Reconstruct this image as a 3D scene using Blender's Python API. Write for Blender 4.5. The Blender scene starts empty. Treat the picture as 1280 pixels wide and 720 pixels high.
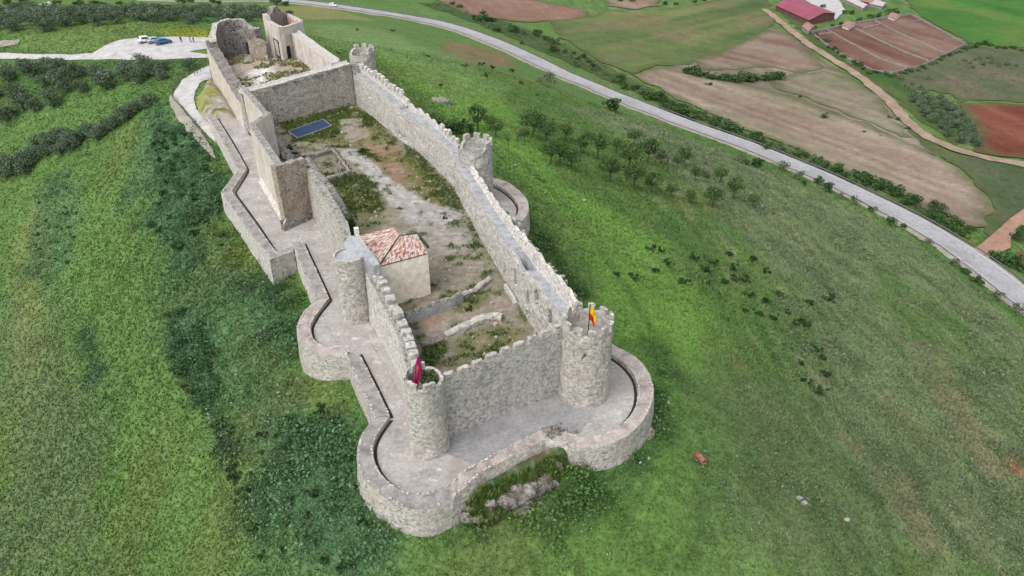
import bpy, bmesh, math, random
import numpy as np
from mathutils import Vector, geometry

random.seed(7)
RNG = np.random.default_rng(7)
C = bpy.context.scene.collection
SC = bpy.context.scene

# ------------------------------------------------------------------ camera, sky, sun, exposure
FPX, PITCH, CAMH = 870.0, math.radians(32.8), 46.0
cam_d = bpy.data.cameras.new("camera")
cam = bpy.data.objects.new("camera", cam_d)
C.objects.link(cam)
cam_d.sensor_width = 36.0
cam_d.lens = FPX / 1280.0 * 36.0
cam_d.clip_start = 1.0
cam_d.clip_end = 9000.0
cam.location = (0, 0, CAMH)
cam.rotation_euler = (math.pi / 2 - PITCH, 0, 0)
SC.camera = cam

world = bpy.data.worlds.new("World")
SC.world = world
world.use_nodes = True
wn, wl = world.node_tree.nodes, world.node_tree.links
wn.clear()
w_out = wn.new("ShaderNodeOutputWorld")
w_bg = wn.new("ShaderNodeBackground")
w_sky = wn.new("ShaderNodeTexSky")
w_hsv = wn.new("ShaderNodeHueSaturation")
w_sky.sky_type = 'NISHITA'
w_sky.sun_disc = False
SUN_EL, SUN_AZ = math.radians(56), math.radians(-138)     # azimuth clockwise from +Y: the sun stands to the left
w_sky.sun_elevation = SUN_EL
w_sky.sun_rotation = SUN_AZ
w_sky.dust_density = 3.0
w_hsv.inputs["Saturation"].default_value = 0.30           # cloud-covered sky
w_bg.inputs["Strength"].default_value = 0.15
wl.new(w_sky.outputs[0], w_hsv.inputs["Color"])
wl.new(w_hsv.outputs[0], w_bg.inputs[0])
wl.new(w_bg.outputs[0], w_out.inputs[0])

sun_d = bpy.data.lights.new("sun", 'SUN')
sun_d.energy = 0.75
sun_d.angle = math.radians(50)
sun_d.color = (1.0, 0.97, 0.92)
sun = bpy.data.objects.new("sun", sun_d)
C.objects.link(sun)
_d = Vector((math.sin(SUN_AZ) * math.cos(SUN_EL), math.cos(SUN_AZ) * math.cos(SUN_EL), math.sin(SUN_EL)))
sun.rotation_euler = _d.to_track_quat('Z', 'Y').to_euler()
SC.view_settings.view_transform = 'Standard'
SC.view_settings.look = 'None'
SC.view_settings.exposure = 0.85
SC.view_settings.gamma = 1.0

# ------------------------------------------------------------------ numeric helpers
def lin(r, g, b, k=1.0):
    def f(c):
        c /= 255.0
        return (c / 12.92 if c <= .04045 else ((c + .055) / 1.055) ** 2.4) * k
    return (f(r), f(g), f(b))

def _hash(i, j, k, seed):
    n = (i * 374761393 + j * 668265263 + k * 2147483647 + seed * 974711) & 0x7fffffff
    n = ((n ^ (n >> 13)) * 1274126177) & 0x7fffffff
    n = ((n ^ (n >> 16)) * 668265263) & 0x7fffffff
    return ((n ^ (n >> 15)) & 0xffff) / 65535.0

def noise3(x, y, z, seed=0):
    x, y, z = np.broadcast_arrays(np.asarray(x, float), np.asarray(y, float), np.asarray(z, float))
    xi, yi, zi = np.floor(x).astype(np.int64), np.floor(y).astype(np.int64), np.floor(z).astype(np.int64)
    fx, fy, fz = x - xi, y - yi, z - zi
    fx, fy, fz = fx * fx * (3 - 2 * fx), fy * fy * (3 - 2 * fy), fz * fz * (3 - 2 * fz)
    r = 0
    for a in (0, 1):
        for b in (0, 1):
            for c in (0, 1):
                w = (fx if a else 1 - fx) * (fy if b else 1 - fy) * (fz if c else 1 - fz)
                r = r + w * _hash(xi + a, yi + b, zi + c, seed)
    return r * 2 - 1

def fbm(x, y, z=0., seed=0, oct=3):
    r, a = 0, 1.0
    for o in range(oct):
        r = r + a * noise3(np.asarray(x) * 2 ** o, np.asarray(y) * 2 ** o, np.asarray(z) * 2 ** o, seed + o)
        a *= .5
    return r / 1.75

def inpoly(x, y, poly):
    x, y = np.asarray(x, float), np.asarray(y, float)
    r = np.zeros(x.shape, bool)
    n = len(poly)
    for i in range(n):
        (x0, y0), (x1, y1) = poly[i][:2], poly[(i + 1) % n][:2]
        if y0 == y1:
            continue
        c = ((y0 > y) != (y1 > y)) & (x < (x1 - x0) * (y - y0) / (y1 - y0) + x0)
        r ^= c
    return r

def dline(x, y, pts, closed=False):
    x, y = np.asarray(x, float), np.asarray(y, float)
    d = np.full(x.shape, 1e9)
    seg = list(zip(pts, pts[1:] + ([pts[0]] if closed else [])))
    if not closed:
        seg = list(zip(pts[:-1], pts[1:]))
    for p, q in seg:
        ax, ay, bx, by = p[0], p[1], q[0], q[1]
        L = (bx - ax) ** 2 + (by - ay) ** 2 + 1e-9
        t = np.clip(((x - ax) * (bx - ax) + (y - ay) * (by - ay)) / L, 0, 1)
        d = np.minimum(d, np.hypot(x - ax - t * (bx - ax), y - ay - t * (by - ay)))
    return d

def sdf(x, y, poly):
    d = dline(x, y, poly, True)
    return np.where(inpoly(x, y, poly), -d, d)

def ss(a, b, x):
    t = np.clip((x - a) / (b - a), 0, 1)
    return t * t * (3 - 2 * t)

def resample(pts, n):
    P = np.array(pts, float)
    s = np.r_[0, np.cumsum(np.linalg.norm(np.diff(P, axis=0), axis=1))]
    t = np.linspace(0, s[-1], n)
    return np.stack([np.interp(t, s, P[:, k]) for k in range(P.shape[1])], 1)

def plen(pts):
    P = np.array(pts, float)
    return float(np.linalg.norm(np.diff(P, axis=0), axis=1).sum())

def offset(pts, d):
    """polyline moved d metres to its right (mitred)"""
    P = np.array(pts, float)
    out = []
    for i in range(len(P)):
        ns = []
        if i: 
            t = P[i] - P[i - 1]; ns.append(np.array([t[1], -t[0]]) / np.linalg.norm(t))
        if i < len(P) - 1:
            t = P[i + 1] - P[i]; ns.append(np.array([t[1], -t[0]]) / np.linalg.norm(t))
        m = sum(ns); m = m / np.linalg.norm(m)
        k = 1 / max(.5, float(m @ ns[0]))
        out.append(tuple(P[i] + m * d * k))
    return out

def ray(px, py):
    u, v = (px - 640) / FPX, (py - 360) / FPX
    return np.array([u, math.cos(PITCH) - v * math.sin(PITCH), -math.sin(PITCH) - v * math.cos(PITCH)])

def W(px, py, z=0.0):
    """point of the level plane z that the survey photo shows at px, py"""
    r = ray(px, py); t = (z - CAMH) / r[2]
    return (r[0] * t, r[1] * t)

def Ws(pts, z=0.0):
    return [W(a, b, z) for a, b in pts]

# ------------------------------------------------------------------ terrain height: thin-plate spline through surveyed heights
CP = [(-8, 36.2, -2.4), (0, 40, -2.0), (9, 42.8, -2.6), (15.2, 51, -2.8), (13, 60, -2.6),
      (7, 72, -2.0), (4, 88, -3.0), (0, 103, -2.4), (-10, 113, -1.8), (-20, 131, -1.3), (-26, 150, -1.6), (-43, 172, -1.2),
      (-14.5, 42, -2.6), (-15.5, 50, -2.4), (-20, 55.5, -3.2), (-25.5, 62, -3.4), (-27, 72, -3.2), (-33, 78, -3.6),
      (-47, 96, -3.6), (-48, 108, -3.4), (-62, 134, -2.2), (-72, 150, -1.0), (-70, 162, -0.6),
      (0, 55, -1.4), (-12, 75, -1.4), (-22, 100, -1.4), (-36, 120, -1.2), (-52, 148, -0.8), (-60, 176, -0.8),
      (-91, 205, -1.2), (-100, 192, -2.0), (-142, 197, -5), (-172, 202, -8), (-112, 181, -7), (-138, 184, -12), (-92, 172, -5),
      (-135, 170, -23), (-109, 121, -38), (-88, 87, -39), (-69, 58, -37), (-48, 70, -15.5), (-60, 100, -11), (-80, 125, -15.5), (-90, 150, -11),
      (-24.5, 38.8, -9.5), (-38, 50, -16), (0, 35.5, -5.0), (15, 38, -6.5), (0, 20, -14), (0, 0, -24), (-40, 20, -27), (40, 10, -25), (0, -60, -50),
      (54, 45.7, -21), (30, 52, -9.5), (36, 78, -15), (98, 105, -38), (60, 90, -25), (130, 146, -52), (22, 105, -11.5), (55, 130, -25), (4.7, 158, -12), (28, 190, -23), (70, 175, -34),
      (133, 166, -51), (117, 195, -49), (87, 229, -46), (38.5, 276, -41), (-15, 341, -34), (-96, 402, -30), (-8, 250, -21), (-50, 290, -18), (-60, 225, -8),
      (-139, 258, -7), (-190, 260, -11), (-200, 399, -27), (-100, 300, -14), (-300, 410, -27),
      (98, 330, -50), (230, 403, -53), (208, 273, -54), (150, 250, -52), (60, 420, -46), (0, 520, -43), (320, 560, -56), (160, 480, -51),
      (0, 800, -50), (400, 800, -58), (-400, 700, -42), (-330, 250, -45), (300, 100, -57), (260, 0, -58), (-250, 100, -62), (-200, 0, -62), (0, -300, -68),
      (180, 60, -55), (120, 20, -46), (400, 300, -58), (600, 0, -60), (-600, 300, -62)]
_cp = np.array(CP, float)

def _U(r2):
    return .5 * r2 * np.log(r2 + 1e-9)

def _tps():
    n = len(_cp); s = _cp[:, :2] / 100
    K = _U(((s[:, None] - s[None]) ** 2).sum(-1)) + np.eye(n) * .004
    P = np.c_[np.ones(n), s]
    A = np.zeros((n + 3, n + 3)); A[:n, :n] = K; A[:n, n:] = P; A[n:, :n] = P.T
    return np.linalg.solve(A, np.r_[_cp[:, 2], 0, 0, 0])
_tw = _tps()

# plan of everything the castle stands on (used to keep the ground below its floors)
FOOT = [(-60.8, 134.3), (-44.9, 106.3), (-44.7, 97.8), (-31.2, 77.3), (-28.9, 79.0), (-23.1, 67.8), (-24, 65.7), (-23.9, 62.4), (-22.7, 59.5), (-21.1, 58.1), (-17.4, 57.6),
        (-12.9, 48), (-13.7, 46.1), (-13.6, 43.8), (-12.8, 41.1), (-11.3, 39.4), (-9.6, 38.3), (-8.1, 37.4), (-6.4, 37.4), (-4.3, 38.9), (-2.4, 40.6), (0.3, 42.3), (3.6, 44.3),
        (5.1, 44.5), (7.1, 44.2), (9.3, 45), (11.4, 46.6), (13, 49.2), (14, 52), (14, 54.7), (13, 57.4), (10.5, 59.5), (7.5, 60), (3, 76), (0.6, 85), (2.3, 90.3), (2.4, 95), (1.5, 98.1), (0, 100.8), (-3.2, 103.2),
        (-6, 101), (-14, 114), (-26, 134), (-27.5, 146), (-33, 147.5), (-45, 168.5), (-51, 177), (-59, 170), (-66, 169), (-71.5, 166), (-68, 158), (-54, 132), (-58, 130)]

def G0(x, y):
    x, y = np.asarray(x, float), np.asarray(y, float)
    z = _tw[-3] + _tw[-2] * x / 100 + _tw[-1] * y / 100
    for i in range(len(_cp)):
        r2 = ((x - _cp[i, 0]) ** 2 + (y - _cp[i, 1]) ** 2) / 1e4
        z = z + _tw[i] * _U(r2)
    r = np.hypot(x, y - 200)
    k = ss(520, 900, r)
    return z * (1 - k) + k * (-54 + 8 * noise3(x / 600, y / 600, 0, 5))

def ground(x, y):
    """height of the bare ground"""
    z = G0(x, y)
    near = 1 - ss(250, 420, np.hypot(x, np.asarray(y) - 100))
    z = z + near * (.42 * fbm(np.asarray(x) / 9, np.asarray(y) / 9, 0, 11) + .12 * noise3(np.asarray(x) / 2.3, np.asarray(y) / 2.3, 0, 12))
    d = sdf(x, y, FOOT)
    k = ss(-3.0, -0.4, -d)
    z = np.where(d < 3.0, np.minimum(z, z * (1 - ss(1.5, -1.2, d)) + ss(1.5, -1.2, d) * -1.5), z)
    return z

def at(px, py, fine=False):
    """where the line of sight of photo position px, py meets the ground"""
    r = ray(px, py)
    t = np.linspace(25, 1500, 700)
    z = G0(r[0] * t, r[1] * t)
    b = np.nonzero(CAMH + r[2] * t < z)[0]
    if len(b) == 0:
        return (r[0] * 1400, r[1] * 1400)
    lo, hi = t[b[0] - 1], t[b[0]]
    for _ in range(3):
        tt = np.linspace(lo, hi, 12)
        zz = G0(r[0] * tt, r[1] * tt)
        k = np.nonzero(CAMH + r[2] * tt < zz)[0][0]
        lo, hi = tt[max(0, k - 1)], tt[k]
    return (r[0] * hi, r[1] * hi)

def ats(pts):
    return [at(a, b) for a, b in pts]

# ------------------------------------------------------------------ object helpers
def wloc(o):
    v = Vector((0, 0, 0))
    while o is not None:
        v += o.location; o = o.parent
    return v

def tag(o, label=None, cat=None, group=None, kind=None):
    if label: o["label"] = label
    if cat: o["category"] = cat
    if group: o["group"] = group
    if kind: o["kind"] = kind
    return o

def thing(name, label, cat, loc=(0, 0, 0), group=None, rz=0.0):
    o = bpy.data.objects.new(name, None)
    C.objects.link(o)
    o.location = loc; o.rotation_euler = (0, 0, rz)
    o.empty_display_size = .5
    return tag(o, label, cat, group)

def mk(name, V, F, mat, parent=None, smooth=False, col=None, local=False):
    """one mesh object from world coordinates (or local ones) and a face list / face array"""
    V = np.asarray(V, float)
    if parent is not None and not local:
        V = V - np.array(wloc(parent))
    me = bpy.data.meshes.new(name)
    if isinstance(F, np.ndarray):
        n, k = F.shape
        me.vertices.add(len(V)); me.vertices.foreach_set("co", V.astype(np.float32).ravel())
        me.loops.add(n * k); me.loops.foreach_set("vertex_index", F.astype(np.int32).ravel())
        me.polygons.add(n)
        me.polygons.foreach_set("loop_start", (np.arange(n) * k).astype(np.int32))
        me.polygons.foreach_set("loop_total", np.full(n, k, np.int32))
        me.update(calc_edges=True)
    else:
        me.from_pydata([tuple(v) for v in V], [], [tuple(int(i) for i in f) for f in F])
        me.update()
    if smooth:
        me.polygons.foreach_set("use_smooth", np.ones(len(me.polygons), bool))
    if col is not None:
        a = me.color_attributes.new("Col", 'FLOAT_COLOR', 'POINT')
        c = np.ones((len(V), 4), np.float32); c[:, :3] = col
        a.data.foreach_set("color", c.ravel())
    for m in (mat if isinstance(mat, (list, tuple)) else [mat]):
        me.materials.append(m)
    o = bpy.data.objects.new(name, me)
    C.objects.link(o)
    if parent is not None:
        o.parent = parent
    return o

class MB:
    """collects simple solids into one mesh"""
    def __init__(s): s.V, s.F = [], []
    def add(s, V, F):
        n = len(s.V); s.V += [tuple(v) for v in V]; s.F += [tuple(i + n for i in f) for f in F]; return s
    def box(s, c, d, rz=0., jit=0., bev=0.0, taper=0.0):
        x, y, z = d[0] / 2, d[1] / 2, d[2] / 2
        cs, sn = math.cos(rz), math.sin(rz)
        V = []
        for k, sz in ((0, -1), (1, 1)):
            t = 1 - taper * k
            for sx, sy in ((-1, -1), (1, -1), (1, 1), (-1, 1)):
                a, b, e = sx * x * t + random.uniform(-jit, jit), sy * y * t + random.uniform(-jit, jit), sz * z + random.uniform(-jit, jit)
                V.append((c[0] + a * cs - b * sn, c[1] + a * sn + b * cs, c[2] + e))
        return s.add(V, [(3, 2, 1, 0), (4, 5, 6, 7), (0, 1, 5, 4), (1, 2, 6, 5), (2, 3, 7, 6), (3, 0, 4, 7)])
    def tube(s, p, q, r0, r1=None, n=6, cap=True):
        r1 = r0 if r1 is None else r1
        p, q = Vector(p), Vector(q); d = (q - p)
        if d.length < 1e-6: return s
        a = d.orthogonal().normalized(); b = d.normalized().cross(a)
        V = []
        for o, r in ((p, r0), (q, r1)):
            for i in range(n):
                t = 2 * math.pi * i / n
                V.append(o + a * math.cos(t) * r + b * math.sin(t) * r)
        F = [(i, (i + 1) % n, n + (i + 1) % n, n + i) for i in range(n)]
        if cap: F += [tuple(range(n - 1, -1, -1)), tuple(range(n, 2 * n))]
        return s.add(V, F)
    def prism(s, poly, z0, z1):
        n = len(poly)
        z0s = z0 if hasattr(z0, '__len__') else [z0] * n
        z1s = z1 if hasattr(z1, '__len__') else [z1] * n
        V = [(p[0], p[1], z0s[i]) for i, p in enumerate(poly)] + [(p[0], p[1], z1s[i]) for i, p in enumerate(poly)]
        return s.add(V, [tuple(range(n - 1, -1, -1)), tuple(range(n, 2 * n))] + [(i, (i + 1) % n, n + (i + 1) % n, n + i) for i in range(n)])
    def build(s, name, mat, parent=None, smooth=False, local=False):
        return mk(name, s.V, s.F, mat, parent, smooth, None, local)

def ccw(poly):
    a = sum(poly[i][0] * poly[(i + 1) % len(poly)][1] - poly[(i + 1) % len(poly)][0] * poly[i][1] for i in range(len(poly)))
    return list(poly) if a > 0 else list(poly)[::-1]

def drape(name, poly, zf, mat, step=1.0, lift=.05, kind='structure', colf=None, edge=0.0, parent=None):
    """a sheet laid over the surface zf inside the plan polygon"""
    poly = ccw([tuple(p[:2]) for p in poly])
    P = []
    for i in range(len(poly)):
        a, b = np.array(poly[i]), np.array(poly[(i + 1) % len(poly)])
        n = max(1, int(np.linalg.norm(b - a) / step))
        for k in range(n):
            P.append(a + (b - a) * k / n)
    P = np.array(P)
    if edge:
        P = P + edge * np.stack([noise3(P[:, 0] / (step * 3), P[:, 1] / (step * 3), 0, 31), noise3(P[:, 0] / (step * 3), P[:, 1] / (step * 3), 9, 32)], 1)
    x0, y0 = P.min(0); x1, y1 = P.max(0)
    gx, gy = np.meshgrid(np.arange(x0, x1, step), np.arange(y0, y1, step))
    gx = gx.ravel() + RNG.uniform(-.2, .2, gx.size) * step; gy = gy.ravel() + RNG.uniform(-.2, .2, gy.size) * step
    bp = [tuple(p) for p in P]
    k = sdf(gx, gy, bp) < -.45 * step
    pts = [Vector(p) for p in bp] + [Vector((a, b)) for a, b in zip(gx[k], gy[k])]
    n = len(bp)
    v, e, f, *_ = geometry.delaunay_2d_cdt(pts, [(i, (i + 1) % n) for i in range(n)], [], 1, 1e-4)
    V = np.array([(p[0], p[1]) for p in v])
    z = zf(V[:, 0], V[:, 1]) + lift
    X = np.c_[V, z]
    o = mk(name, X, [tuple(t) for t in f], mat, parent, True, colf(V[:, 0], V[:, 1]) if colf else None)
    if kind: o["kind"] = kind
    return o

# ------------------------------------------------------------------ materials
def nmat(name):
    m = bpy.data.materials.new(name); m.use_nodes = True
    nt = m.node_tree; b = nt.nodes["Principled BSDF"]
    b.inputs["Roughness"].default_value = .9
    b.inputs["Specular IOR Level"].default_value = .15
    return m, nt, b

def N(nt, typ, **kw):
    n = nt.nodes.new(typ)
    for k, v in kw.items():
        if k.startswith('i_'): n.inputs[k[2:].replace('_', ' ')].default_value = v
        else: setattr(n, k, v)
    return n

def mix(nt, a, b, f, mode='MIX'):
    n = nt.nodes.new("ShaderNodeMix"); n.data_type = 'RGBA'; n.blend_type = mode
    for s, v in ((n.inputs[0], f), (n.inputs[6], a), (n.inputs[7], b)):
        if hasattr(v, 'links') or hasattr(v, 'is_output'): nt.links.new(v, s)
        elif isinstance(v, (int, float)): s.default_value = v
        else: s.default_value = (*v[:3], 1)
    return n.outputs[2]

def ramp(nt, src, stops):
    r = nt.nodes.new("ShaderNodeValToRGB")
    e = r.color_ramp.elements
    while len(e) < len(stops): e.new(.5)
    for i, (p, c) in enumerate(stops):
        e[i].position = p
        e[i].color = (c, c, c, 1) if isinstance(c, (int, float)) else (*c, 1)
    nt.links.new(src, r.inputs[0])
    return r.outputs[0]

def pos(nt, scale=(1, 1, 1)):
    g = N(nt, "ShaderNodeNewGeometry")
    m = N(nt, "ShaderNodeMapping"); m.inputs["Scale"].default_value = scale
    nt.links.new(g.outputs["Position"], m.inputs[0])
    return m.outputs[0]

def noise_tex(nt, vec, scale, detail=4, rough=.6):
    n = N(nt, "ShaderNodeTexNoise"); n.inputs["Scale"].default_value = scale; n.inputs["Detail"].default_value = detail
    n.inputs["Roughness"].default_value = rough
    nt.links.new(vec, n.inputs["Vector"])
    return n.outputs["Fac"]

def bump(nt, b, h, strength=.5, dist=.1):
    n = N(nt, "ShaderNodeBump"); n.inputs["Strength"].default_value = strength; n.inputs["Distance"].default_value = dist
    nt.links.new(h, n.inputs["Height"]); nt.links.new(n.outputs[0], b.inputs["Normal"])

def stone(name, light, dark, mortar, size=.38, flat=1.7, stain=(.10, .095, .09), stain_amt=.5, warm=None, warm_amt=.4, contrast=1.0):
    """rubble masonry: irregular stones in mortar, lichen and weather stains"""
    light, dark, mortar = [(c[0], c[1] * .985, c[2] * .95) for c in (light, dark, mortar)]
    m, nt, b = nmat(name)
    p = pos(nt, (1, 1, flat))
    wob = N(nt, "ShaderNodeTexNoise"); wob.inputs["Scale"].default_value = 2.2; nt.links.new(p, wob.inputs["Vector"])
    add = N(nt, "ShaderNodeVectorMath", operation='MULTIPLY_ADD'); add.inputs[1].default_value = (.25, .25, .25)
    nt.links.new(wob.outputs["Color"], add.inputs[0]); nt.links.new(p, add.inputs[2])
    v = N(nt, "ShaderNodeTexVoronoi"); v.inputs["Scale"].default_value = 1 / size; nt.links.new(add.outputs[0], v.inputs["Vector"])
    e = N(nt, "ShaderNodeTexVoronoi", feature='DISTANCE_TO_EDGE'); e.inputs["Scale"].default_value = 1 / size; nt.links.new(add.outputs[0], e.inputs["Vector"])
    sep = N(nt, "ShaderNodeSeparateColor"); nt.links.new(v.outputs["Color"], sep.inputs[0])
    col = mix(nt, dark, light, ramp(nt, sep.outputs[0], [(.0, 0.0), (.12, .25), (.28 / contrast, .72), (.7, .86), (1., 1.2)]))
    if warm:
        wn_ = noise_tex(nt, pos(nt, (1, 1, .7)), .22, 4)
        col = mix(nt, col, warm, ramp(nt, wn_, [(.48, 0.), (.66, warm_amt)]))
    col = mix(nt, mortar, col, ramp(nt, e.outputs["Distance"], [(.02, .0), (.12, 1.)]))
    st = noise_tex(nt, pos(nt, (1, 1, .35)), .55, 6, .7)
    col = mix(nt, col, stain, ramp(nt, st, [(.52, 0.), (.78, stain_amt)]))
    st2 = noise_tex(nt, pos(nt, (1, 1, .12)), 1.5, 5, .65)
    col = mix(nt, col, tuple(c * 1.4 for c in stain), ramp(nt, st2, [(.54, 0.), (.74, stain_amt)]))
    fine = noise_tex(nt, pos(nt), 3.2, 4)
    col = mix(nt, col, (.5, .5, .5), .55, 'OVERLAY') if False else col
    f2 = N(nt, "ShaderNodeMapRange"); f2.inputs["From Min"].default_value = .3; f2.inputs["From Max"].default_value = .7
    f2.inputs["To Min"].default_value = .62; f2.inputs["To Max"].default_value = 1.32
    nt.links.new(fine, f2.inputs[0])
    col = mix(nt, col, f2.outputs[0], 1.0, 'MULTIPLY')
    nt.links.new(col, b.inputs["Base Color"])
    bump(nt, b, ramp(nt, e.outputs["Distance"], [(.0, .0), (.16, .8), (.5, 1.)]), .6, .06)
    return m

def mottled(name, cols, scale=.6, rough=.9, fine=6.0, bstr=.35, bdist=.06, stretch=(1, 1, 1)):
    """soil, plaster, gravel: several tones in broken patches"""
    m, nt, b = nmat(name)
    b.inputs["Roughness"].default_value = rough
    p = pos(nt, stretch)
    f = noise_tex(nt, p, scale, 8, .65)
    n = len(cols)
    col = ramp(nt, f, [(.30 + .4 * i / (n - 1), c) for i, c in enumerate(cols)])
    g = noise_tex(nt, p, fine, 4, .7)
    mr = N(nt, "ShaderNodeMapRange"); mr.inputs["From Min"].default_value = .3; mr.inputs["From Max"].default_value = .7
    mr.inputs["To Min"].default_value = .75; mr.inputs["To Max"].default_value = 1.2
    nt.links.new(g, mr.inputs[0])
    col = mix(nt, col, mr.outputs[0], 1.0, 'MULTIPLY')
    nt.links.new(col, b.inputs["Base Color"])
    bump(nt, b, g, bstr, bdist)
    return m

def attr_mat(name, fine=3.0, lo=.7, hi=1.3, fine2=None, bstr=.4, bdist=.1, rough=.95, trans=0.):
    """colour comes from the surface's own cover (attribute), broken up by fine grain"""
    m, nt, b = nmat(name)
    b.inputs["Roughness"].default_value = rough
    b.inputs["Specular IOR Level"].default_value = .08
    a = N(nt, "ShaderNodeVertexColor", layer_name="Col")
    col = a.outputs[0]
    if fine:
        for sc_, l, h in ((fine, lo, hi), (fine2 or fine * 3.3, .8, 1.2)):
            g = noise_tex(nt, pos(nt), sc_, 5, .7)
            mr = N(nt, "ShaderNodeMapRange"); mr.inputs["From Min"].default_value = .3; mr.inputs["From Max"].default_value = .7
            mr.inputs["To Min"].default_value = l; mr.inputs["To Max"].default_value = h
            nt.links.new(g, mr.inputs[0])
            col = mix(nt, col, mr.outputs[0], 1.0, 'MULTIPLY')
        bump(nt, b, g, bstr, bdist)
    nt.links.new(col, b.inputs["Base Color"])
    return m

def plain(name, col, rough=.6, metal=0., var=.12, scale=3.0):
    m, nt, b = nmat(name)
    b.inputs["Roughness"].default_value = rough; b.inputs["Metallic"].default_value = metal
    b.inputs["Specular IOR Level"].default_value = .3
    g = noise_tex(nt, pos(nt), scale, 5, .65)
    c = mix(nt, tuple(x * (1 - var) for x in col), tuple(min(1, x * (1 + var)) for x in col), ramp(nt, g, [(.35, 0.), (.65, 1.)]))
    nt.links.new(c, b.inputs["Base Color"])
    return m

M = {}
M['stone'] = stone('pale_rubble_masonry', (.50, .48, .45), (.24, .228, .21), (.42, .40, .375), .36, 2.1, (.17, .16, .15), .55, (.42, .34, .275), .5)
M['stone_cross'] = stone('stained_warm_masonry', (.45, .42, .385), (.20, .185, .165), (.37, .345, .315), .40, 2.0, (.12, .11, .10), .75, (.42, .32, .25), .55)
M['stone_white'] = stone('bleached_rubble_masonry', (.58, .56, .535), (.26, .245, .23), (.49, .47, .45), .40, 2.1, (.22, .21, .20), .40, (.50, .42, .36), .25)
M['stone_grey'] = stone('grey_weathered_masonry', (.47, .46, .445), (.23, .225, .218), (.39, .38, .365), .36, 2.1, (.11, .105, .10), .6, (.36, .29, .23), .4)
M['stone_dark'] = stone('dark_ruined_masonry', (.27, .25, .235), (.085, .08, .075), (.20, .185, .17), .55, 1.2, (.05, .048, .045), .65, (.22, .15, .11), .45)
M['stone_brown'] = stone('brown_old_masonry', (.40, .345, .29), (.19, .155, .125), (.31, .27, .23), .34, 1.8, (.12, .10, .08), .5)
M['rubble_top'] = stone('lichened_rubble_top', (.36, .35, .33), (.13, .125, .115), (.22, .21, .195), .36, 1.0, (.09, .095, .07), .6)
M['cap'] = mottled('mortar_cap', [(.15, .135, .125), (.27, .245, .23), (.36, .33, .31)], .8, .9, 5.)
M['cap_warm'] = mottled('warm_mortar_cap', [(.20, .175, .16), (.36, .31, .285), (.45, .40, .365)], .8, .9, 5.)
M['edging'] = mottled('pale_edging_stone', [(.30, .28, .26), (.56, .54, .51)], 2.5, .9, 8.)
M['cream'] = mottled('cream_lime_render', [(.40, .345, .29), (.53, .475, .42), (.60, .55, .50)], .5, .9, 2.5, .25, .04, (1, 1, .4))
M['house_wall'] = mottled('smooth_beige_render', [(.76, .68, .56), (.81, .73, .61)], .3, .85, 1.2, .05, .02)
M['terrace'] = mottled('lime_concrete_floor', [(.23, .21, .195), (.32, .295, .275), (.37, .345, .325), (.48, .465, .455)], .35, .9, 2.6, .12, .03)
def stains(m, *layers):
    nt = m.node_tree; b = nt.nodes["Principled BSDF"]; c = b.inputs["Base Color"].links[0].from_socket
    for col, sc_, stretch, lo, hi, amt in layers:
        c = mix(nt, c, col, ramp(nt, noise_tex(nt, pos(nt, stretch), sc_, 7, .7), [(lo, 0.), (hi, amt)]))
    nt.links.new(c, b.inputs["Base Color"])
stains(M['cream'], ((.20, .185, .165), .45, (1, 1, .25), .54, .74, .55), ((.33, .25, .19), .3, (1, 1, .6), .56, .72, .5))
stains(M['terrace'], ((.20, .185, .17), .8, (1, .6, 1), .56, .70, .6), ((.62, .61, .60), 1.1, (.6, 1, 1), .58, .68, .75), ((.30, .25, .215), .16, (1, 1, 1), .52, .62, .5))
M['terrace_grey'] = mottled('grey_concrete_floor', [(.20, .195, .195), (.26, .255, .255), (.29, .285, .285)], .5, .9, 2.6, .1, .02)
M['walkway'] = mottled('blue_grey_walkway', [(.20, .205, .21), (.31, .315, .325), (.40, .405, .415)], .9, .9, 4., .3, .05)
stains(M['terrace_grey'], ((.42, .41, .41), .9, (1, 1, 1), .60, .70, .6))
M['near_black'] = plain('near_black_finish', (.022, .02, .02), .8)  # near-black, shared by the floor strips, keep doorway and shed doors
M['rubble_pale'] = mottled('dusty_loose_stone', [(.20, .18, .16), (.33, .31, .285), (.42, .40, .375)], 1.1, .9, 6.)
M['iron'] = plain('dark_rusted_iron', (.05, .043, .04), .6, .3)
M['gravel'] = mottled('pale_gravel', [(.30, .285, .27), (.42, .405, .395), (.49, .475, .465)], .5, .95, 5.)
M['gravel_grey'] = mottled('compacted_grey_gravel', [(.36, .34, .34), (.46, .445, .44), (.53, .515, .51)], .2, .95, 3.)
M['asphalt'] = mottled('pale_worn_asphalt', [(.24, .235, .24), (.31, .305, .31), (.35, .345, .35)], .12, .9, 1.2, .05, .02)
M['verge'] = mottled('dusty_verge', [(.22, .20, .17), (.33, .30, .26)], .4, .95, 3.)
M['paint'] = plain('worn_white_paint', (.62, .62, .62), .8)
M['terrain'] = attr_mat('meadow_ground', .9, .62, 1.38, 3.7, .5, .15)
M['yard'] = attr_mat('courtyard_ground', 1.3, .65, 1.3, 5., .5, .08)
M['field'] = attr_mat('farmland_soil', .12, .85, 1.15, .5, .2, .1)
M['blade'] = attr_mat('grass_blade', 0)
M['leaf'] = attr_mat('leaf', 0)
M['bark'] = mottled('grey_brown_bark', [(.05, .042, .035), (.11, .095, .08)], 4., .9, 12.)
M['rock'] = mottled('limestone_outcrop', [(.07, .062, .045), (.14, .125, .10), (.27, .25, .225), (.42, .40, .375)], 1.1, .95, 4., .9, .2)

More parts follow.
